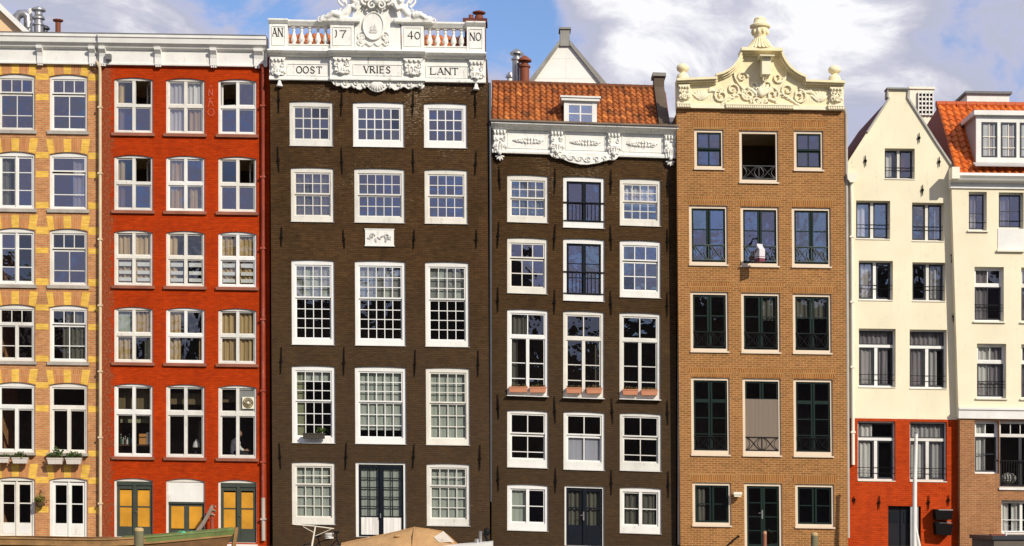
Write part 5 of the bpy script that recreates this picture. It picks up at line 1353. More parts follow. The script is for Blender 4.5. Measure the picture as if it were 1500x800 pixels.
mb.profile(P7(1391.5,262)[0], uR, [(.2,zz(256)),(-.40,zz(256)),(-.42,zz(260)),(-.34,zz(263.5)),(-.30,zz(266)),(-.2,zz(267)),(-.06,zz(268.5)),(-.06,zz(276)),(.2,zz(276))]); c7 = h7.part(mb, 'cornice', WHITE)
mb = MB(); u, z = P7(1394.5, 252); mb.box(u-.12, -.5, z-.32, u+.14, -.05, z+.08); h7.part(mb, 'gutter_end', CREAM_TRIM, c7)
TILE7 = tone_mat('bright_orange_tiles', (0.42,0.075,0.012), (0.60,0.135,0.020), (0.72,0.20,0.035), grime=.4, grime_col=(.16,.04,.012), rough=.5)
ze7 = zz(256.5); yr7 = 2.45; zr7 = EYE+(HORIZON-154)*(60+yr7-.55)/FPX
uT0 = P7(1399.5,256)[0]
mb = MB(); mb.profile(uT0, uR, [(-.2,ze7-.1),(-.2,ze7-.03),(yr7,zr7-.08),(7.5,zr7-.9),(7.5,ze7-.3)]); rf7 = h7.part(mb, 'roof', paint('pink_roof_flank', (.34,.13,.085), .8, vary=.1, dirt=.2))
tiles(h7, 'roof_tiles', TILE7, uT0-.03, uR, ze7, -.24, zr7, yr7, .25, .315, None, rf7)
mb = MB(); n = 16
for i in range(n): a = uT0-.05+(uR-uT0)*i/n; mb.tube([(a, yr7+.03, zr7+.0), (a+(uR-uT0)/n+.03, yr7+.03, zr7+.04)], [.15,.12], 8)
h7.part(mb, 'ridge_tile', TILE7, rf7, True)
# long dormer
u0, z0, u1, z1 = h7.rect(1430, 170, 1535, 236); y_ = .02
mb = MB(); mb.box(u0, y_, z0-.1, u1, 2.6, z1); dm7 = h7.part(mb, 'dormer', paint('lead_cheek', (.45,.36,.33), .7, vary=.1))
mb = MB(); mb.box(u0-.12, y_-.22, z1+.002, u1+.1, 2.8, z1+.16); h7.part(mb, 'dormer_roof', WHITE, dm7)
mb = MB(); t = .12; mb.box(u0-.02, y_-.08, z0-.1, u1, y_-.002, z0+.12); mb.box(u0-.02, y_-.08, z1-.22, u1, y_-.002, z1); mb.box(u0-.02, y_-.08, z0+.12, u0+t+.04, y_-.002, z1-.22)
wd = 27*h7.s
for i in range(1, 4): mb.box(u0+.06+wd*i+.02*i, y_-.08, z0+.12, u0+.06+wd*i+.02*i+.11, y_-.002, z1-.22)
h7.part(mb, 'window', WHITE, dm7)
for i in range(3):
    a = u0+.16+(wd+.02)*i+(.015 if i else 0); b = u0+.06+(wd+.02)*(i+1); mb = MB(); q = .055
    mb.box(a, y_-.06, z0+.12, a+q, y_-.02, z1-.22); mb.box(b-q, y_-.06, z0+.12, b, y_-.02, z1-.22); mb.box(a+q, y_-.06, z1-.22-q, b-q, y_-.02, z1-.22); mb.box(a+q, y_-.06, z0+.12, b-q, y_-.02, z0+.12+q)
    h7.part(mb, 'sash', CHARCOAL, dm7)
    mb = MB(); c_ = (a+b)/2; mb.box(c_-.012, y_-.05, z0+.18, c_+.012, y_-.03, z1-.28); zm = (z0+z1)/2; mb.box(a+q, y_-.052, zm+.05, b-q, y_-.032, zm+.075); mb.box(a+q, y_-.09, z0+.45, b-q, y_-.08, z0+.47); h7.part(mb, 'glazing_bar', CREAM_TRIM, dm7)
    mb = MB(); sheet(mb, a+q+.02, c_-.0, z0+.12, z1-.25, y_-.004-.02, .004); sheet(mb, c_+.15, b-q-.02, z0+.12, z1-.25, y_-.004-.02, .004); h7.part(mb, 'curtain', Wt, dm7, True)
    mb = MB(); mb.add([(a+q,y_-.035,z0+.17),(b-q,y_-.038,z0+.17),(b-q,y_-.035,z1-.27),(a+q,y_-.036,z1-.27)], [(0,1,2,3)]); h7.part(mb, 'pane', GLASS_CLEAR, dm7)
mb = MB(); mb.profile(u0-.14, u1, [(y_-.1,z0-.12),(y_-.45,z0-.26),(y_-.45,z0-.22),(y_-.1,z0-.06)]); h7.part(mb, 'lead_flashing', paint('pale_lead', (.45,.42,.40), .6), dm7)
# roof box
wv, w2_ = world_at(1417,136,3.6), world_at(1479,136,3.6); a, b = wv.x-h7.x0, w2_.x-h7.x0; zt = wv.z+.013*a
mb = MB(); mb.box(a, 4.2, zt-1.2, b, 9.5, zt-.03); rb = h7.part(mb, 'roof_hatch', WHITE); mb = MB(); mb.box(a-.08, 4.1, zt-.028, b+.08, 9.6, zt+.06); h7.part(mb, 'hatch_lid', LEAD, rb)

# ------------------------------------------------------------------ peach gable behind house 1, with its flues
h8 = House(0, 9.0, 0.0, 0.0, 'peach rendered gable with white verge peeping over cornice beside steel flues', 'gable_house')
PEACH = paint('peach_render', (.76,.52,.30), .85, vary=.05)
P8 = h8.P
sl = [P8(-70,-52), P8(62,74)]
mb = MB(); mb.prism([(P8(-205,80)[0],-1),(sl[1][0],-1),sl[1],P8(-70,-52),P8(-205,80)], 0, .3); h8.part(mb, 'wall', PEACH)
mb = MB(); mb.prism([sl[0], sl[1], (sl[1][0]+.05,sl[1][1]+.22), (sl[0][0]+.05, sl[0][1]+.22)], -.25, .3); mb.prism([sl[0], P8(-205,80), (P8(-205,80)[0], P8(-205,80)[1]+.22), (sl[0][0]+.04, sl[0][1]+.22)], -.25, .3); h8.part(mb, 'verge_board', WHITE)
mb = MB(); mb.prism([P8(-205,82), P8(62,76), P8(62,74.5), P8(-70,-50), P8(-205,81)], .31, 10); h8.part(mb, 'roof', LEAD)
def q8(px, py, y): w_ = world_at(px, py, 9+y); return (w_.x-h8.x0, y, w_.z)
mb = MB(); mb.tube([q8(22,40,2), q8(24,26,2), q8(29,20.5,2), q8(36,20,2), q8(41,25,2), q8(41.5,60,2)], .18, 12); h8.part(mb, 'curved_duct', STEEL, None, True)
def fl8(px, pt, r, m, y, n_='flue'):
    u, _, z = q8(px, pt, y); mb = MB()
    mb.lathe(u, y, [(r,z-3),(r,z-.75),(r*1.25,z-.74),(r*1.25,z-.68),(r*.9,z-.66),(r*.9,z-.5),(r*1.35,z-.48),(r*1.35,z-.42),(r*.85,z-.3),(r*.85,z-.16),(r*1.5,z-.14),(r*1.5,z-.08),(r*.8,z)], 14)
    h8.part(mb, n_, m, None, True, 30)
fl8(56.5, 11, .19, STEEL, 1.0); fl8(66, 38, .13, DARK_STEEL, 1.5)
mb = MB(); u, _, z = q8(85, 28, 1); mb.lathe(u, 1, [(.11,z-3),(.11,z-.1),(.2,z-.09),(.22,z-.04),(.05,z)], 12); h8.part(mb, 'flue', RUST, None, True)
mb = MB(); a, _, z = q8(44.5, 12, 1.2); mb.box(a-.06, 1.2, z-3, a+.06, 1.3, z); h8.part(mb, 'mast', WHITE)
# ================================================================== loose things on sills, walls, quay and water
LEAF = tone_mat('leaf_green', (0.025,0.055,0.012), (0.06,0.105,0.022), (0.13,0.15,0.04), grime=.1, rough=.6)
LEAF_DRY = tone_mat('dry_leaf', (0.05,0.045,0.015), (0.10,0.085,0.03), (0.20,0.12,0.05), grime=.1, rough=.7)
SOIL = paint('potting_soil', (.03,.02,.013), .95)
def leafage(mb, c, r, n, size, seed):
    q = random.Random(seed)
    for i in range(n):
        a, b = q.uniform(0, 2*PI), q.uniform(-.5, 1); k = q.uniform(.35, 1)
        p = Vector((c[0]+r[0]*k*math.cos(a)*math.cos(b), c[1]+r[1]*k*math.sin(a)*math.cos(b), c[2]+r[2]*k*math.sin(b)))
        d = Vector((q.uniform(-1,1), q.uniform(-1,1), q.uniform(-.2,1))).normalized(); e = d.orthogonal().normalized(); e.rotate(Matrix.Rotation(q.uniform(0,6.28), 3, d))
        s = size*q.uniform(.6, 1.3)
        mb.add([p, p+d*s*.5+e*s*.28, p+d*s, p+d*s*.5-e*s*.28], [(0,1,2,3)], min(1, max(0, q.gauss(.5, .25))))
def trough(h, px0, px1, pyt, pyb, yf, depth, mat, label, cat, group, plants, leaf=LEAF, size=.08, flare=.0):
    u0, z0, u1, z1 = h.rect(px0, pyt, px1, pyb)
    a = h.xf((u0,0,z0)); b = h.xf((u1,0,z0)); w = b[0]-a[0]; H = z1-z0
    t = thing('flower_box', (h.x0+(a[0]+b[0])/2, h.y0+yf+depth/2, min(a[2],b[2])), label, cat, group)
    mb = MB(); d = depth/2; f = flare; k = .02
    bot = [(-w/2+f,-d+f*.5,0),(w/2-f,-d+f*.5,0),(w/2-f,d-f*.5,0),(-w/2+f,d-f*.5,0)]; topo = [(-w/2,-d,H),(w/2,-d,H),(w/2,d,H),(-w/2,d,H)]; topi = [(-w/2+k,-d+k,H),(w/2-k,-d+k,H),(w/2-k,d-k,H),(-w/2+k,d-k,H)]; inn = [(x,y,H-.04) for x,y,z in topi]
    mb.add(bot+topo+topi+inn, [(3,2,1,0)]+[(i,(i+1)%4,(i+1)%4+4,i+4) for i in range(4)]+[(i+4,(i+1)%4+4,(i+1)%4+8,i+8) for i in range(4)]+[(i+8,(i+1)%4+8,(i+1)%4+12,i+12) for i in range(4)])
    mb.box(-w/2-.012, -d-.012, H-.035, w/2+.012, -d-.001, H+.004)
    mb.build('trough', mat, t)
    mb = MB(); mb.box(-w/2+k+.002, -d+k+.002, H-.08, w/2-k-.002, d-k-.002, H-.03); mb.build('soil', SOIL, t)
    if plants:
        mb = MB()
        for i, (fx, rr, rz, n) in enumerate(plants): leafage(mb, (-w/2+w*fx, -.02, H+rz*.5), (rr, d*1.1, rz), n, size, hash((px0, i)) % 9999)
        mb.build('foliage', leaf, t)
    return t
PALE_BOX = paint('pale_trough', (.62,.56,.50), .6, vary=.1, dirt=.4)
TERRACOTTA = paint('terracotta', (.52,.215,.115), .8, vary=.15, dirt=.25)
DARK_BOX = paint('dark_trough', (.045,.038,.030), .7, vary=.2)
G1 = 'flower boxes under the yellow banded house windows'
trough(h1, -4, 17.5, 670, 678, -.40, .19, PALE_BOX, 'pale flower box half cut off by the left edge', 'flower box', G1, [(.3,.14,.07,30),(.8,.12,.08,30)], flare=.03)
trough(h1, 22, 45, 670.5, 679, -.40, .19, PALE_BOX, 'pale flower box under the left window, beside the pier with hanging plant', 'flower box', G1, [(.25,.13,.09,50),(.5,.16,.16,70),(.8,.1,.07,30)], flare=.04)
trough(h1, 73, 96, 671, 680, -.40, .19, PALE_BOX, 'pale flower box with the tallest, straggling pinkish plants', 'flower box', G1, [(.2,.12,.12,50),(.55,.14,.30,90),(.85,.12,.22,70)], flare=.04)
trough(h1, 100, 123, 671, 680, -.40, .19, PALE_BOX, 'pale flower box with bushy green plants nearest the cream drainpipe', 'flower box', G1, [(.2,.14,.12,60),(.5,.16,.16,80),(.8,.15,.13,70)], flare=.04)
trough(h3, 445, 476, 634.5, 642.5, -.24, .20, DARK_BOX, 'dark flower box with one bright green plant on dark brown house', 'flower box', None, [(.82,.16,.13,110)], size=.09)
G4 = 'terracotta troughs on the dark brown house with tiled roof'
for (a, b, c_, d_, lb) in ((745.5,773,566,574,'terracotta trough at far left of the row, dry plants'),(775.5,800,566.5,574.5,'terracotta trough on left window, touching the right jamb'),
        (829,852,567.5,575.5,'terracotta trough on middle window, left of the pair'),(858.5,881.5,568,576,'terracotta trough on middle window, beside a dark bottle'),
        (911.5,934.5,570,578,'terracotta trough on right window, left of the pair'),(938.5,963,570.5,578.5,'terracotta trough at far right, nearest the ochre house')):
    trough(h4, a, b, c_, d_, -.17, .20, TERRACOTTA, lb, 'flower box', G4, [(.2,.1,.05,22),(.5,.12,.06,26),(.8,.1,.05,22)], LEAF_DRY, .06, .02)
# hanging plant
c = world_at(58.5, 737, -.12); t = thing('hanging_plant', (c.x, c.y, c.z-.15), 'yellow green plant hanging in a basket on the yellow banded pier', 'plant')
mb = MB(); mb.lathe(0, 0, [(.05,.0),(.13,.06),(.16,.16),(.15,.16)], 12); mb.build('basket', paint('wicker', (.10,.065,.03), .8), t, None, True)
mb = MB(); leafage(mb, (0,0,.24), (.22,.16,.20), 230, .09, 5); mb.build('foliage', tone_mat('yellow_leaf', (.07,.07,.012), (.16,.15,.03), (.32,.25,.06), grime=.1), t)
mb = MB(); mb.tube([(0,.2,.55),(0,.02,.60),(0,0,.5)], .012, 5); [mb.tube([(0,0,.5),(.14*math.cos(a),.14*math.sin(a),.15)], .005, 4) for a in (0,2.1,4.2)]; mb.build('bracket', BLACK_IRON, t)
# carton lantern on the ochre house
c = world_at(1113, 383, -1.02); t = thing('carton_lantern', (c.x, c.y, c.z), 'white carton shaped lantern with plum base jutting out from ochre house', 'lantern')
w = .125; H = .40; rz = RAD(33)
def rot(p): return (p[0]*math.cos(rz)-p[1]*math.sin(rz), p[0]*math.sin(rz)+p[1]*math.cos(rz), p[2])
mb = MB(); vs = [(-w,-w,.10),(w,-w,.10),(w,w,.10),(-w,w,.10),(-w,-w,H),(w,-w,H),(w,w,H),(-w,w,H),(-w,0,H+.13),(w,0,H+.13),(-w,0,H+.20),(w,0,H+.20)]
mb.add([rot(p) for p in vs], [(0,3,2,1),(0,1,5,4),(1,2,6,5),(2,3,7,6),(3,0,4,7),(4,5,9,8),(6,7,8,9),(5,6,9),(7,4,8),(8,9,11,10)])
mb.build('carton', paint('lilac_white', (.62,.58,.60), .5, vary=.05), t)
mb = MB(); vs = [(x*1.03*w,y*1.03*w,z) for z in (-.02,.1) for x,y in ((-1,-1),(1,-1),(1,1),(-1,1))]; mb.add([rot(p) for p in vs], [(3,2,1,0),(4,5,6,7)]+[(i,(i+1)%4,(i+1)%4+4,i+4) for i in range(4)]); mb.build('base', paint('plum', (.16,.035,.06), .5), t)
mb = MB()
for i in range(3): vs = [(x*1.02*w,y*1.02*w,.14+z) for z in (.0,.02) for x,y in ((-1,-1),(1,-1),(1,1),(-1,1))]
mb.add([rot(p) for p in vs], [(3,2,1,0),(4,5,6,7)]+[(i,(i+1)%4,(i+1)%4+4,i+4) for i in range(4)]); mb.build('stripe', bpy.data.materials['plum'], t)
mb = MB(); mb.tube([(0,.15,.36),(0,.66,.36)], .03, 6); mb.tube([rot((-w-.03,-w*.4,.42)), rot((-w-.07,0,.36)), rot((-w-.03,w*.4,.30))], .02, 5); mb.tube([rot((w+.02,-w*.2,.38)), rot((w+.05,.05,.34))], .02, 5); mb.build('bracket', BLACK_IRON, t)
# things inside the red house, first floor
zf = 2.745
def table_thing(px0, px1, ztop, y0, y1, name, label, cat, mat):
    a, b = (px0-750)/42, (px1-750)/42; t = thing(name, ((a+b)/2, (y0+y1)/2, zf), label, cat); w = (b-a)/2; d = (y1-y0)/2; h_ = ztop-zf
    mb = MB(); mb.box(-w,-d,h_-.05,w,d,h_); mb.build('board', mat, t)
    for sx in (-1, 1): mb = MB(); mb.box(sx*w-.03 if sx > 0 else -w, -d, 0, w if sx > 0 else -w+.03, d, h_-.051); mb.build('upright', mat, t)
    return t
WOOD_D = paint('dark_wood', (.085,.042,.018), .6, vary=.25)
zshelf = (800-650.5)/42
table_thing(168, 223, zshelf, .27, .62, 'shelf_unit', 'dark wooden shelf crowded with bottles behind red house window', 'shelf', WOOD_D)
q = random.Random(3)
bm = [paint('green_bottle', (.05,.09,.045), .15, .6), paint('pale_bottle', (.45,.46,.40), .2, .6), paint('brown_bottle', (.09,.04,.015), .15, .6), paint('white_bottle', (.65,.66,.62), .3, .5)]
kinds = ['tall green bottle', 'squat pale bottle', 'amber brown bottle', 'white plastic bottle']
spots = ['at the left end of', 'second from left on', 'third from left on', 'fourth from left on', 'fifth from left on', 'sixth from left on', 'nearest the orange carton on']
for i in range(7):
    x = (174+3.1*i-750)/42; k = i % 4; hh = (.36,.26,.31,.24)[k]; r = (.038,.05,.042,.055)[k]
    t = thing('bottle', (x, .34+.06*(i % 2), zshelf+.001), kinds[k]+' '+spots[i]+' the crowded shelf', 'bottle', 'bottles on the shelf in the red house')
    mb = MB(); mb.lathe(0, 0, [(r,0),(r,hh*.58),(r*.85,hh*.66),(r*.36,hh*.76),(r*.34,hh*.93)], 10); mb.build('glass', bm[k], t, None, True)
    mb = MB(); mb.lathe(0, 0, [(r*.42,hh*.93),(r*.42,hh)], 8); mb.build('cap', RUST if k == 2 else WHITE, t)
def carton(px0, px1, py0, y, name, label, cat, mat, z=zshelf, extra=None):
    a, b = (px0-750)/42, (px1-750)/42; H = (800-py0)/42-z; t = thing(name, ((a+b)/2, y, z+.001), label, cat); w = (b-a)/2
    mb = MB(); mb.box(-w,-.12,0,w,.12,H); mb.build('body', mat, t)
    mb = MB()
    if extra == 'grille':
        for i in range(3): mb.box(-w*.8,-.128,H*(.15+.28*i),w*.8,-.121,H*(.15+.28*i)+H*.2)
        mb.build('grille', CURTAIN_GREY, t)
    else: mb.box(-w-.008,-.128,H*.62,w+.008,.128,H*.72); mb.build('lid', WOOD_D, t)
    return t
carton(201, 211.5, 635, .42, 'carton', 'orange carton on the shelf next to the pale speaker box', 'box', paint('orange_card', (.55,.24,.06), .8))
carton(212.3, 222, 633, .42, 'speaker_box', 'pale grey speaker box with grilles at the right end of the shelf', 'speaker', paint('grey_box', (.55,.54,.55), .6), extra='grille')
zt = (800-664)/42
table_thing(266, 300, zt, .38, .75, 'side_table', 'low dark side table holding the white lamp in the red house', 'table', WOOD_D)
x = (284-750)/42; t = thing('table_lamp', (x, .52, zt+.001), 'white domed table lamp on dark table in middle red house window', 'lamp')
mb = MB(); mb.lathe(0,0,[(.09,0),(.10,.04),(.06,.08),(.03,.12),(.03,.24)],14); mb.build('base', CHARCOAL, t, None, True)
mb = MB(); mb.lathe(0,0,[(.145,.22),(.14,.28),(.11,.38),(.05,.46),(.02,.52)],16); mb.build('lamp_shade', WHITE, t, None, True)
x = (341-750)/42
t = thing('bench', (x+.1, .56, zf), 'dark low bench inside the right red house window', 'bench')
mb = MB(); mb.box(-.6,-.22,.36,.5,.22,.41); mb.build('seat', WOOD_D, t)
for sx, sy in ((-.55,-.18),(-.55,.18),(.45,-.18),(.45,.18)): mb = MB(); mb.box(sx-.025,sy-.025,0,sx+.025,sy+.025,.359); mb.build('leg', WOOD_D, t)
# person seated at the window
pr = thing('person', (x, .56, zf), 'person in white shirt seated with back bent behind the fan window', 'person')
SKIN = paint('skin', (.42,.24,.16), .55, vary=.05); HAIR = paint('dark_hair', (.012,.009,.007), .7); SHIRT = paint('white_shirt', (.80,.78,.76), .8, vary=.06); TROUSER = paint('dark_trousers', (.02,.02,.026), .85)
S0 = .41
def body_shapes(mb):
    mb.tube([(0,0,S0+.10),(-.02,0,S0+.32),(.03,0,S0+.52),(.06,0,S0+.60)], [.13,.13,.155,.07], 12)
    mb.tube([(.06,0,S0+.57),(.10,0,S0+.70)], [.055,.05], 10)
    mb.blob((.125,0,S0+.80), (.10,.078,.122), 16, 12); mb.blob((.165,0,S0+.745), (.055,.055,.055), 10, 8)
    mb.blob((.228,0,S0+.785), (.022,.016,.022)); mb.blob((.10,-.08,S0+.79), (.025,.014,.035)); mb.blob((.10,.08,S0+.79), (.025,.014,.035)); mb.blob((.215,0,S0+.735), (.014,.025,.008))
    for s in (-1, 1):
        mb.tube([(.03,s*.09,S0+.55),(.03,s*.19,S0+.51),(.13,s*.23,S0+.27),(.30,s*.15,S0+.20),(.37,s*.13,S0+.20)], [.06,.062,.046,.036,.026], 10)
        mb.blob((.415,s*.125,S0+.20), (.05,.02,.042), 10, 7)
        for i, L in enumerate((.055,.07,.075,.066)):
            z = S0+.172+.019*i; mb.tube([(.44,s*.125,z),(.44+L*.6,s*.12,z-.004),(.44+L,s*.105,z-.012)], [.0105,.010,.008], 6)
        mb.tube([(.39,s*.115,S0+.225),(.42,s*.09,S0+.25),(.45,s*.085,S0+.255)], [.013,.011,.009], 6)
        mb.tube([(0,s*.09,S0+.09),(.22,s*.11,S0+.085),(.44,s*.12,S0+.06)], [.09,.08,.06], 10)
        mb.tube([(.44,s*.12,S0+.06),(.45,s*.12,S0-.15),(.42,s*.12,.07)], [.06,.055,.04], 10); mb.blob((.49,s*.12,.035), (.12,.045,.04), 10, 6)
mb = MB(); body_shapes(mb); fuse(mb, 'body', SKIN, pr, None, .009)
mb = MB(); mb.tube([(-.01,0,S0+.06),(-.025,0,S0+.30),(.03,0,S0+.51),(.06,0,S0+.60)], [.155,.15,.172,.075], 14)
for s in (-1, 1): mb.tube([(.03,s*.08,S0+.55),(.03,s*.195,S0+.51),(.13,s*.235,S0+.27),(.30,s*.152,S0+.20)], [.075,.08,.066,.050], 12)
mb.tube([(.06,0,S0+.58),(.08,0,S0+.63)], [.075,.062], 12)
fuse(mb, 'shirt', SHIRT, pr, None, .014)
mb = MB()
for s in (-1, 1): mb.tube([(-.03,s*.08,S0+.10),(.22,s*.11,S0+.09),(.44,s*.12,S0+.06),(.45,s*.12,S0-.15),(.42,s*.12,.09)], [.115,.098,.078,.072,.06], 12)
fuse(mb, 'trousers', TROUSER, pr, None, .014)
mb = MB(); mb.blob((.105,0,S0+.83), (.105,.086,.105), 14, 10); mb.blob((.06,0,S0+.78), (.075,.08,.10), 12, 9); fuse(mb, 'hair', HAIR, pr, None, .012)

# ---- quayside
WOOD_POST = paint('weathered_post', (.17,.155,.085), .9, vary=.35, dirt=.6, dirt_col=(.06,.065,.03))
POST_TOP = paint('post_cap', (.50,.36,.17), .8, vary=.2, dirt=.4)
def post(px0, px1, pyt, y, mat, capm, label, name='mooring_post', z0=-2.5, tap=.92):
    a, b = world_at(px0, pyt, y), world_at(px1, pyt, y); r = (b.x-a.x)/2; t = thing(name, ((a.x+b.x)/2, y, z0), label, 'post'); H = a.z-z0
    mb = MB(); mb.lathe(0,0,[(r,0),(r*.98,H*.7),(r*tap,H-.10)],12); mb.build('pole', mat, t, None, True)
    mb = MB(); mb.lathe(0,0,[(r*tap*1.02,H-.10),(r*tap,H-.03),(r*.55,H)],12); mb.build('cap', capm, t, None, True)
post(196, 211, 773, -10.2, WOOD_POST, POST_TOP, 'thick greenish mooring post with pale cap before the ochre panelled door')
post(1117.3, 1123.3, 778, -4.6, paint('rusty_post', (.30,.11,.06), .8, vary=.3), paint('rusty_cap', (.42,.22,.13), .7), 'thin rust red post before the ochre house door')
post(1187.5, 1198.5, 780, -5.2, WOOD_POST, POST_TOP, 'greenish mooring post with yellow cap below ochre house right window')
post(307.5, 314, 739, -.45, RED_PIPE, RUST, 'rusty red iron post by the red wall between two doors', 'iron_post', 0.0)
a, b = world_at(281, 786, -7.7), world_at(310, 742, -.62)
t = thing('mooring_rope', (b.x, b.y, b.z), 'thick grey rope running from wooden boat up to iron post', 'rope')
mb = MB(); pts = []
for i in range(11):
    f = i/10; p = a.lerp(b, f)-b; pts.append((p.x, p.y, p.z-.10*math.sin(PI*f)))
mb.tube(pts, .045, 7); mb.tube([(p[0]+.03,p[1],p[2]-.05) for p in pts], .03, 6); mb.build('strand', paint('old_rope', (.27,.22,.17), .9, vary=.3), t, None, True)
mb = MB(); e = pts[-1]; mb.tube([(e[0]+.10*math.cos(k*.8), e[1]+.16+.10*math.sin(k*.8), e[2]-.02*k) for k in range(16)], .03, 6); mb.build('loop', bpy.data.materials['old_rope'], t, None, True)
# white pole with strut by the red ground floor
p0 = world_at(1342, 634, -3.2); t = thing('white_pole', (p0.x-.05, -3.2, 0), 'tall white pole with slanting strut before the black doorway', 'pole')
mb = MB(); s_ = (60-3.2)/FPX; mb.tube([((1340-1340)*s_,0,0),(0.0,0,.9),(.01,0,p0.z*.6),(.055,0,p0.z)], [.075,.075,.07,.055], 10); mb.build('pole', WHITE, t, None, True)
mb = MB(); mb.tube([(.0,-.02,.78),(.16,-.05,.02)], .05, 8); mb.build('strut', WHITE, t, None, True)
mb = MB(); mb.lathe(.055,0,[(.075,p0.z-.02),(.075,p0.z+.04),(.03,p0.z+.06)],10); mb.build('cap', STEEL, t, None, True)
# landing stage with bicycle and clothes-drier shaped aerial
a, b = world_at(402, 800, -5.6), world_at(528, 800, -5.6)
STAGE = paint('stage_planks', (.14,.11,.08), .9, vary=.3)
t = thing('landing_stage', ((a.x+b.x)/2, -5.1, -.55), 'low wooden landing stage moored under the dark brown house', 'landing stage')
w = (b.x-a.x)/2; mb = MB()
for i in range(6): mb.box(-w, -.95+i*.32, 0, w, -.65+i*.32+.0, .05)
mb.build('deck', STAGE, t); mb = MB(); mb.box(-w+.05,-.9,-.6,w-.05,.9,-.001); mb.build('float', DARK_BOX, t)
p0 = world_at(462.5, 770.5, -5.4); t = thing('aerial', (p0.x-.1, -5.4, -.5), 'white aerial pole with slanting crossbars below dark brown house window', 'aerial'); H = p0.z+.5; s_ = (60-5.4)/FPX
mb = MB(); mb.tube([(-.12,0,0),(0,0,H*.6),(.09,0,H)], [.034,.03,.022], 8); mb.build('pole', CREAM_TRIM, t, None, True)
mb = MB(); mb.tube([(-.62,.0,H+.05),(.0,-.01,H-.0),(.68,0,H-.09)], .017, 6); mb.build('crossbar', CREAM_TRIM, t, None, True)
for pts in (((-.3,.0,H-.02),(.06,0,H-.22)), ((.6,0,H-.10),(.08,0,H-.32))): mb = MB(); mb.tube(pts, .010, 5); mb.build('stay', CREAM_TRIM, t, None, True)
p0 = world_at(477, 800, -4.9); t = thing('bicycle', (p0.x, -4.9, -.499), 'black bicycle with white basket on the landing stage by dark brown wall', 'bicycle')
TYRE = paint('tyre', (.015,.015,.015), .9)
for sx in (-.52, .52):
    mb = MB(); mb.tube([(sx+.33*math.cos(k*PI/14),0,.35+.33*math.sin(k*PI/14)) for k in range(29)], .02, 6, False); wh = mb.build('wheel', TYRE, t, None, True)
    mb = MB(); [mb.tube([(sx,0,.35),(sx+.32*math.cos(k*PI/8),0,.35+.32*math.sin(k*PI/8))], .003, 3) for k in range(16)]; mb.lathe(sx,0,[(.03,.32),(.03,.38)],8); mb.build('spokes', STEEL, wh)
mb = MB()
for pq in (((-.52,0,.35),(-.1,0,.33)),((-.1,0,.33),(-.25,0,.88)),((-.1,0,.33),(.36,0,.80)),((-.2,0,.74),(.34,0,.88)),((-.52,0,.35),(-.2,0,.74)),((.52,0,.35),(.34,0,.92))): mb.tube(pq, .018, 6)
mb.build('frame', BLACK_IRON, t, None, True)
mb = MB(); mb.blob((-.27,0,.93), (.14,.08,.045)); mb.build('saddle', BLACK_IRON, t, None, True)
mb = MB(); mb.tube([(.34,0,.92),(.37,0,1.06),(.42,-.05,1.08),(.32,-.28,1.02)], .016, 6); mb.tube([(.37,0,1.06),(.42,.05,1.08),(.32,.28,1.02)], .016, 6); mb.blob((.36,-.2,1.05), (.10,.05,.04)); mb.build('handlebar', BLACK_IRON, t, None, True)
mb = MB(); [mb.tube([(.12+.13*math.cos(k*PI/6),-.05+.10*math.sin(k*PI/6),.86+.05*j) for k in range(13)], .02, 5, False) for j in range(4)]; mb.blob((.14,-.05,.88), (.12,.1,.05)); mb.build('basket', WHITE, t, None, True)

# ---- boats
BOAT_WOOD = paint('boat_planks', (.17,.082,.030), .7, vary=.35, dirt=.7, dirt_col=(.06,.035,.018), scale=3)
BOAT_GREEN = paint('faded_green_paint', (.125,.165,.045), .65, vary=.3, dirt=.5, dirt_col=(.16,.12,.05), scale=3)
BOAT_RAIL = paint('boat_rail', (.30,.165,.06), .7, vary=.3, dirt=.6, dirt_col=(.08,.05,.025), scale=3)
yc = -8.0; s_ = (60+yc)/FPX
xs0, xs1 = (-60-750)*s_, (345.5-750)*s_
bt = thing('wooden_boat', ((xs0+xs1)/2, yc, -1.0), 'long old wooden boat with brown planks and green painted bow', 'boat')
ox, oz = (xs0+xs1)/2, -1.0
def st(t):
    hb_ = 1.15*(1-max(0,(t-.5)/.5)**2.3)+.03; zg = .45+.25*max(0,(t-.55)/.45)**1.7+.02*math.sin(t*9); x = xs0+(xs1-xs0)*t
    return x, hb_, zg
def strip(t0, t1, rows, n=30):
    """rows: (beam factor, drop below gunwale, rake) -> sheet on both sides"""
    mb = MB()
    for side in (-1, 1):
        vs = []
        for i in range(n+1):
            t = t0+(t1-t0)*i/n; x, hb_, zg = st(t)
            for bf, dr, rk in rows: vs.append((x-rk*max(0,(t-.8)/.2)**1.5-ox, side*hb_*bf, zg-dr-oz))
        m = len(rows)
        mb.add(vs, [(i*m+j, i*m+j+1, (i+1)*m+j+1, (i+1)*m+j) if side > 0 else (i*m+j, (i+1)*m+j, (i+1)*m+j+1, i*m+j+1) for i in range(n) for j in range(m-1)])
    return mb
strip(0,1,[(1,.20,.08),(1.0,.21,.09),(.98,.38,.2),(.975,.39,.2),(.9,.7,.4),(.72,1.1,.7),(.3,1.5,1.0),(0,1.6,1.1)]).build('hull', BOAT_WOOD, bt, None, True)
strip(0,.70,[(.93,.02,0),(1.03,.0,0),(1.04,.05,0),(1.01,.06,.02),(1.005,.2,.08)]).build('gunwale', BOAT_RAIL, bt)
strip(.70,1,[(.93,.02,0),(1.03,.0,0),(1.04,.05,0),(1.01,.06,.02),(1.005,.2,.08)]).build('bow_planking', BOAT_GREEN, bt)
mb = MB()
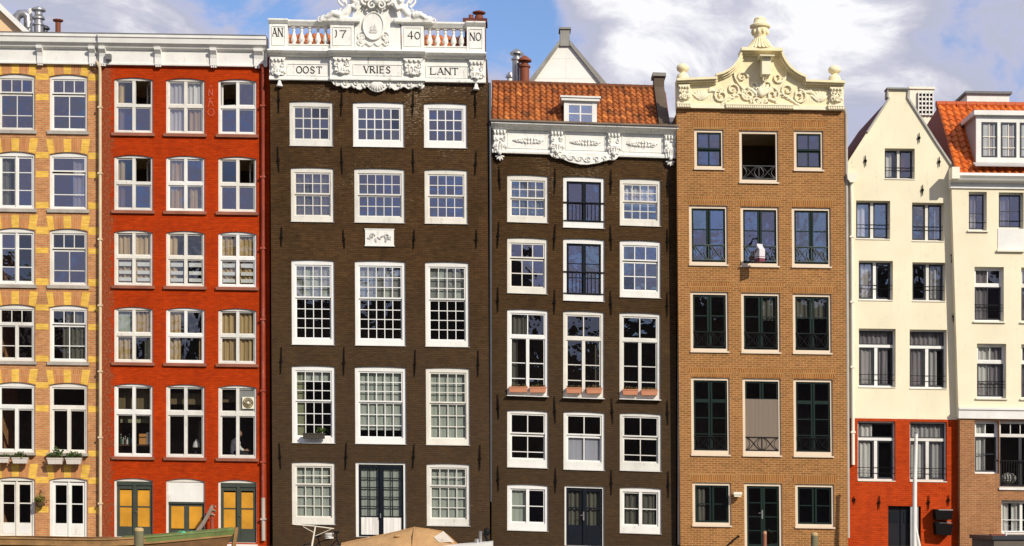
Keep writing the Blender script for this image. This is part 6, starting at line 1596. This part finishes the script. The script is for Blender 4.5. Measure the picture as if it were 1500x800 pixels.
for side in (-1, 1):
    mb.tube([(st(t/30)[0]-ox-.12*max(0,(t/30-.8)/.2)**1.5, side*(st(t/30)[1]*1.01+.01), st(t/30)[2]-.215-oz) for t in range(31)], .035, 6)
mb.build('rubbing_strake', BOAT_RAIL, bt, None, True)
mb = MB(); vs = []
for i in range(13):
    t = .60+.39*i/12; x, hb_, zg = st(t); vs += [(x-ox,-hb_*.94,zg-.02-oz),(x-ox,0,zg+.05-oz),(x-ox,hb_*.94,zg-.02-oz)]
mb.add(vs, [(i*3+j,(i+1)*3+j,(i+1)*3+j+1,i*3+j+1) for i in range(12) for j in range(2)]); mb.build('foredeck', BOAT_GREEN, bt)
mb = MB(); mb.box(xs0-ox+.1,-1.05,.9,xs0-ox+(xs1-xs0)*.6,1.05,.95)
for i in range(4): mb.box(xs0-ox+1.2*i+.6,-1.1,1.18,xs0-ox+1.2*i+.9,1.1,1.24)
mb.build('thwart', BOAT_WOOD, bt)
mb = MB(); mb.tube([(xs1-ox-.35,0,-.1),(xs1-ox-.06,0,1.2),(xs1-ox+.02,0,1.74)], [.07,.07,.06], 6); mb.build('stem_post', BOAT_RAIL, bt, None, True)
p0 = world_at(266, 785.5, -8.9)
t = thing('watering_can', (p0.x, -8.6, p0.z-.05), 'bright green plastic can on the green bow of the boat', 'can')
mb = MB(); mb.lathe(0,0,[(.12,0),(.13,.05),(.11,.14),(.05,.18),(.045,.2)],12); GP = paint('green_plastic', (.10,.42,.20), .35); mb.build('can', GP, t, None, True)
mb = MB(); mb.tube([(.09,0,.04),(.22,0,.16),(.27,0,.17)], [.03,.02,.03], 7); mb.build('spout', GP, t, None, True); mb = MB(); mb.tube([(-.10,0,.04),(-.2,0,.1),(-.14,0,.19),(-.03,0,.19)], .015, 6); mb.build('handle', GP, t, None, True)
p0, p1 = world_at(238,789,-9.1), world_at(261,800,-9.3)
# boat with the tan tent
TAN = paint('tan_canvas', (.46,.27,.115), .85, vary=.18, dirt=.55, dirt_col=(.25,.14,.06), scale=1.6, bump=(5, .7, .06))
yc = -8.6; s_ = (60+yc)/FPX
b2 = thing('covered_boat', ((607-750)*s_, yc, -1.0), 'white motor boat under a tan canvas tent with clear window', 'boat'); ox = (607-750)*s_
X = lambda px: (px-750)*s_-ox
Z = lambda py: EYE+(HORIZON-py)*s_+1.0
mb = MB(); ridge = [(500,796.5,.55),(520,792,.8),(545,787,.95),(575,780.5,1.0),(607,773,1.0),(628,775.5,1.0),(649,779,.98),(660,788,.96),(670,797.5,.95)]
vs = []; q = random.Random(8); m = 9
for px, py, wd in ridge:
    for j in range(m):
        f = (j-(m-1)/2)/((m-1)/2); zz_ = Z(py); ze = Z(804)
        sag = .05*math.sin(PI*abs(f))*(-1); wr = q.uniform(-.018,.018)
        vs.append((X(px)+wr, f*1.02*wd, ze+(zz_-ze)*(1-abs(f)**1.25)+sag+wr*.7))
mb.add(vs, [(i*m+j,i*m+j+1,(i+1)*m+j+1,(i+1)*m+j) for i in range(len(ridge)-1) for j in range(m-1)])
mb.build('canopy', TAN, b2, None, True, angle=70)
mb = MB(); mb.tube([(X(607),-.99,Z(803)),(X(607)+.0,-.5,Z(784)),(X(607),.0,Z(772.6)),(X(607),.5,Z(784))], .022, 6); mb.tube([(X(px),0,Z(py-.3)) for px,py,_ in ridge], .016, 5); mb.build('canopy_seam', TAN, b2, None, True)
mb = MB(); mb.add([(X(636),-.40,Z(789)+.05),(X(650),-.16,Z(781)+.06),(X(666),-.42,Z(796)+.05),(X(644),-.62,Z(797)+.06)], [(0,1,2,3)]); mb.build('clear_window', paint('clear_vinyl', (.55,.48,.40), .15, .6), b2)
mb = MB(); mb.blob((X(583),-.36,Z(786)+.02), (.10,.06,.045)); mb.build('vent_flap', TAN, b2, None, True)
mb = MB(); vs = []; n = 16
for i in range(n+1):
    t = i/n; px = 490+232*t; w = 1.12*math.sin(PI*min(1,.12+.6*t))**.6; zt = Z(801)-.02 if t < .6 else Z(801)+(.14*((t-.6)/.4)**1.2)
    vs += [(X(px),-w,zt),(X(px),-w*.94,zt-.35),(X(px),-w*.5,-.2),(X(px),w*.5,-.2),(X(px),w*.94,zt-.35),(X(px),w,zt),(X(px),w*.5,zt+.03),(X(px),-w*.5,zt+.03)]
mb.add(vs, [(i*8+j,i*8+(j+1)%8,(i+1)*8+(j+1)%8,(i+1)*8+j) for i in range(n) for j in range(8)]+[tuple(range(7,-1,-1)),tuple(n*8+j for j in range(8))]); mb.build('hull', WHITE, b2, None, True, angle=40)
mb = MB(); mb.tube([(X(704),-.3,Z(797)),(X(704),-.3,Z(781)),(X(705),-.3,Z(778))], .05, 8); mb.tube([(X(699),-.5,Z(797)),(X(699),-.5,Z(789))], .07, 8); mb.build('cleat', STEEL, b2, None, True)
mb = MB(); mb.tube([(X(716),.2,Z(796)),(X(710),.2,Z(783)),(X(714),.2,Z(777))], .05, 7); mb.blob((X(713),.2,Z(779)), (.10,.08,.13)); mb.build('outboard_motor', BLACK_IRON, b2, None, True)
# houseboat corner at the right edge
a = world_at(1454, 785, -7.0); hbt = thing('houseboat', (a.x, -7.0, -1.0), 'dark houseboat cabin corner at bottom right, white rail on top', 'boat'); H = a.z+1.0
CAB = paint('brown_grey_cabin', (.12,.095,.075), .7, vary=.15, dirt=.4)
mb = MB(); mb.box(.06,.06,.0,5,2.6,H-.12); mb.box(.06,.03,H-.60,5,.059,H-.5); mb.build('cabin', CAB, hbt)
mb = MB(); mb.box(0,0,H-.119,1.2,2.7,H); mb.box(1.2,0,H-.119,5.1,2.7,H-.0); mb.build('roof', CHARCOAL, hbt)
mb = MB(); mb.box(-.6,-.5,-.6,5.5,3.0,.35); mb.build('hull', BLACK_IRON, hbt)
mb = MB(); mb.tube([(.45,.3,H+.12),(5,.3,H+.12)], .03, 6); [mb.tube([(.5+1.1*i,.3,H),(.5+1.1*i,.3,H+.12)], .025, 6) for i in range(5)]; mb.build('handrail', WHITE, hbt, None, True)
mb = MB(); mb.box(.1,.5,H+.001,.55,.7,H+.05); mb.build('hatch', RUST, hbt)
# dome and cushion seen behind the balcony rail of the last house
c = world_at(1477, 710, .1); t = thing('paper_lantern', (c.x, c.y-.0, c.z), 'round white ribbed paper lantern behind the balcony rail', 'lantern')
mb = MB(); mb.blob((0,.0,.22), (.27,.2,.20), 20, 12); mb.build('shade', WHITE, t, None, True)
mb = MB(); [mb.tube([(.275*math.cos(k*PI/10)*math.cos(b_),.205*math.sin(k*PI/10)*math.cos(b_),.22+.203*math.sin(b_)) for k in range(21)], .009, 4, False) for b_ in (-.9,-.5,-.1,.3,.7,1.1)]; mb.lathe(0,0,[(.07,0),(.07,.03)],10); mb.build('hoop', CREAM_TRIM, t, None, True)
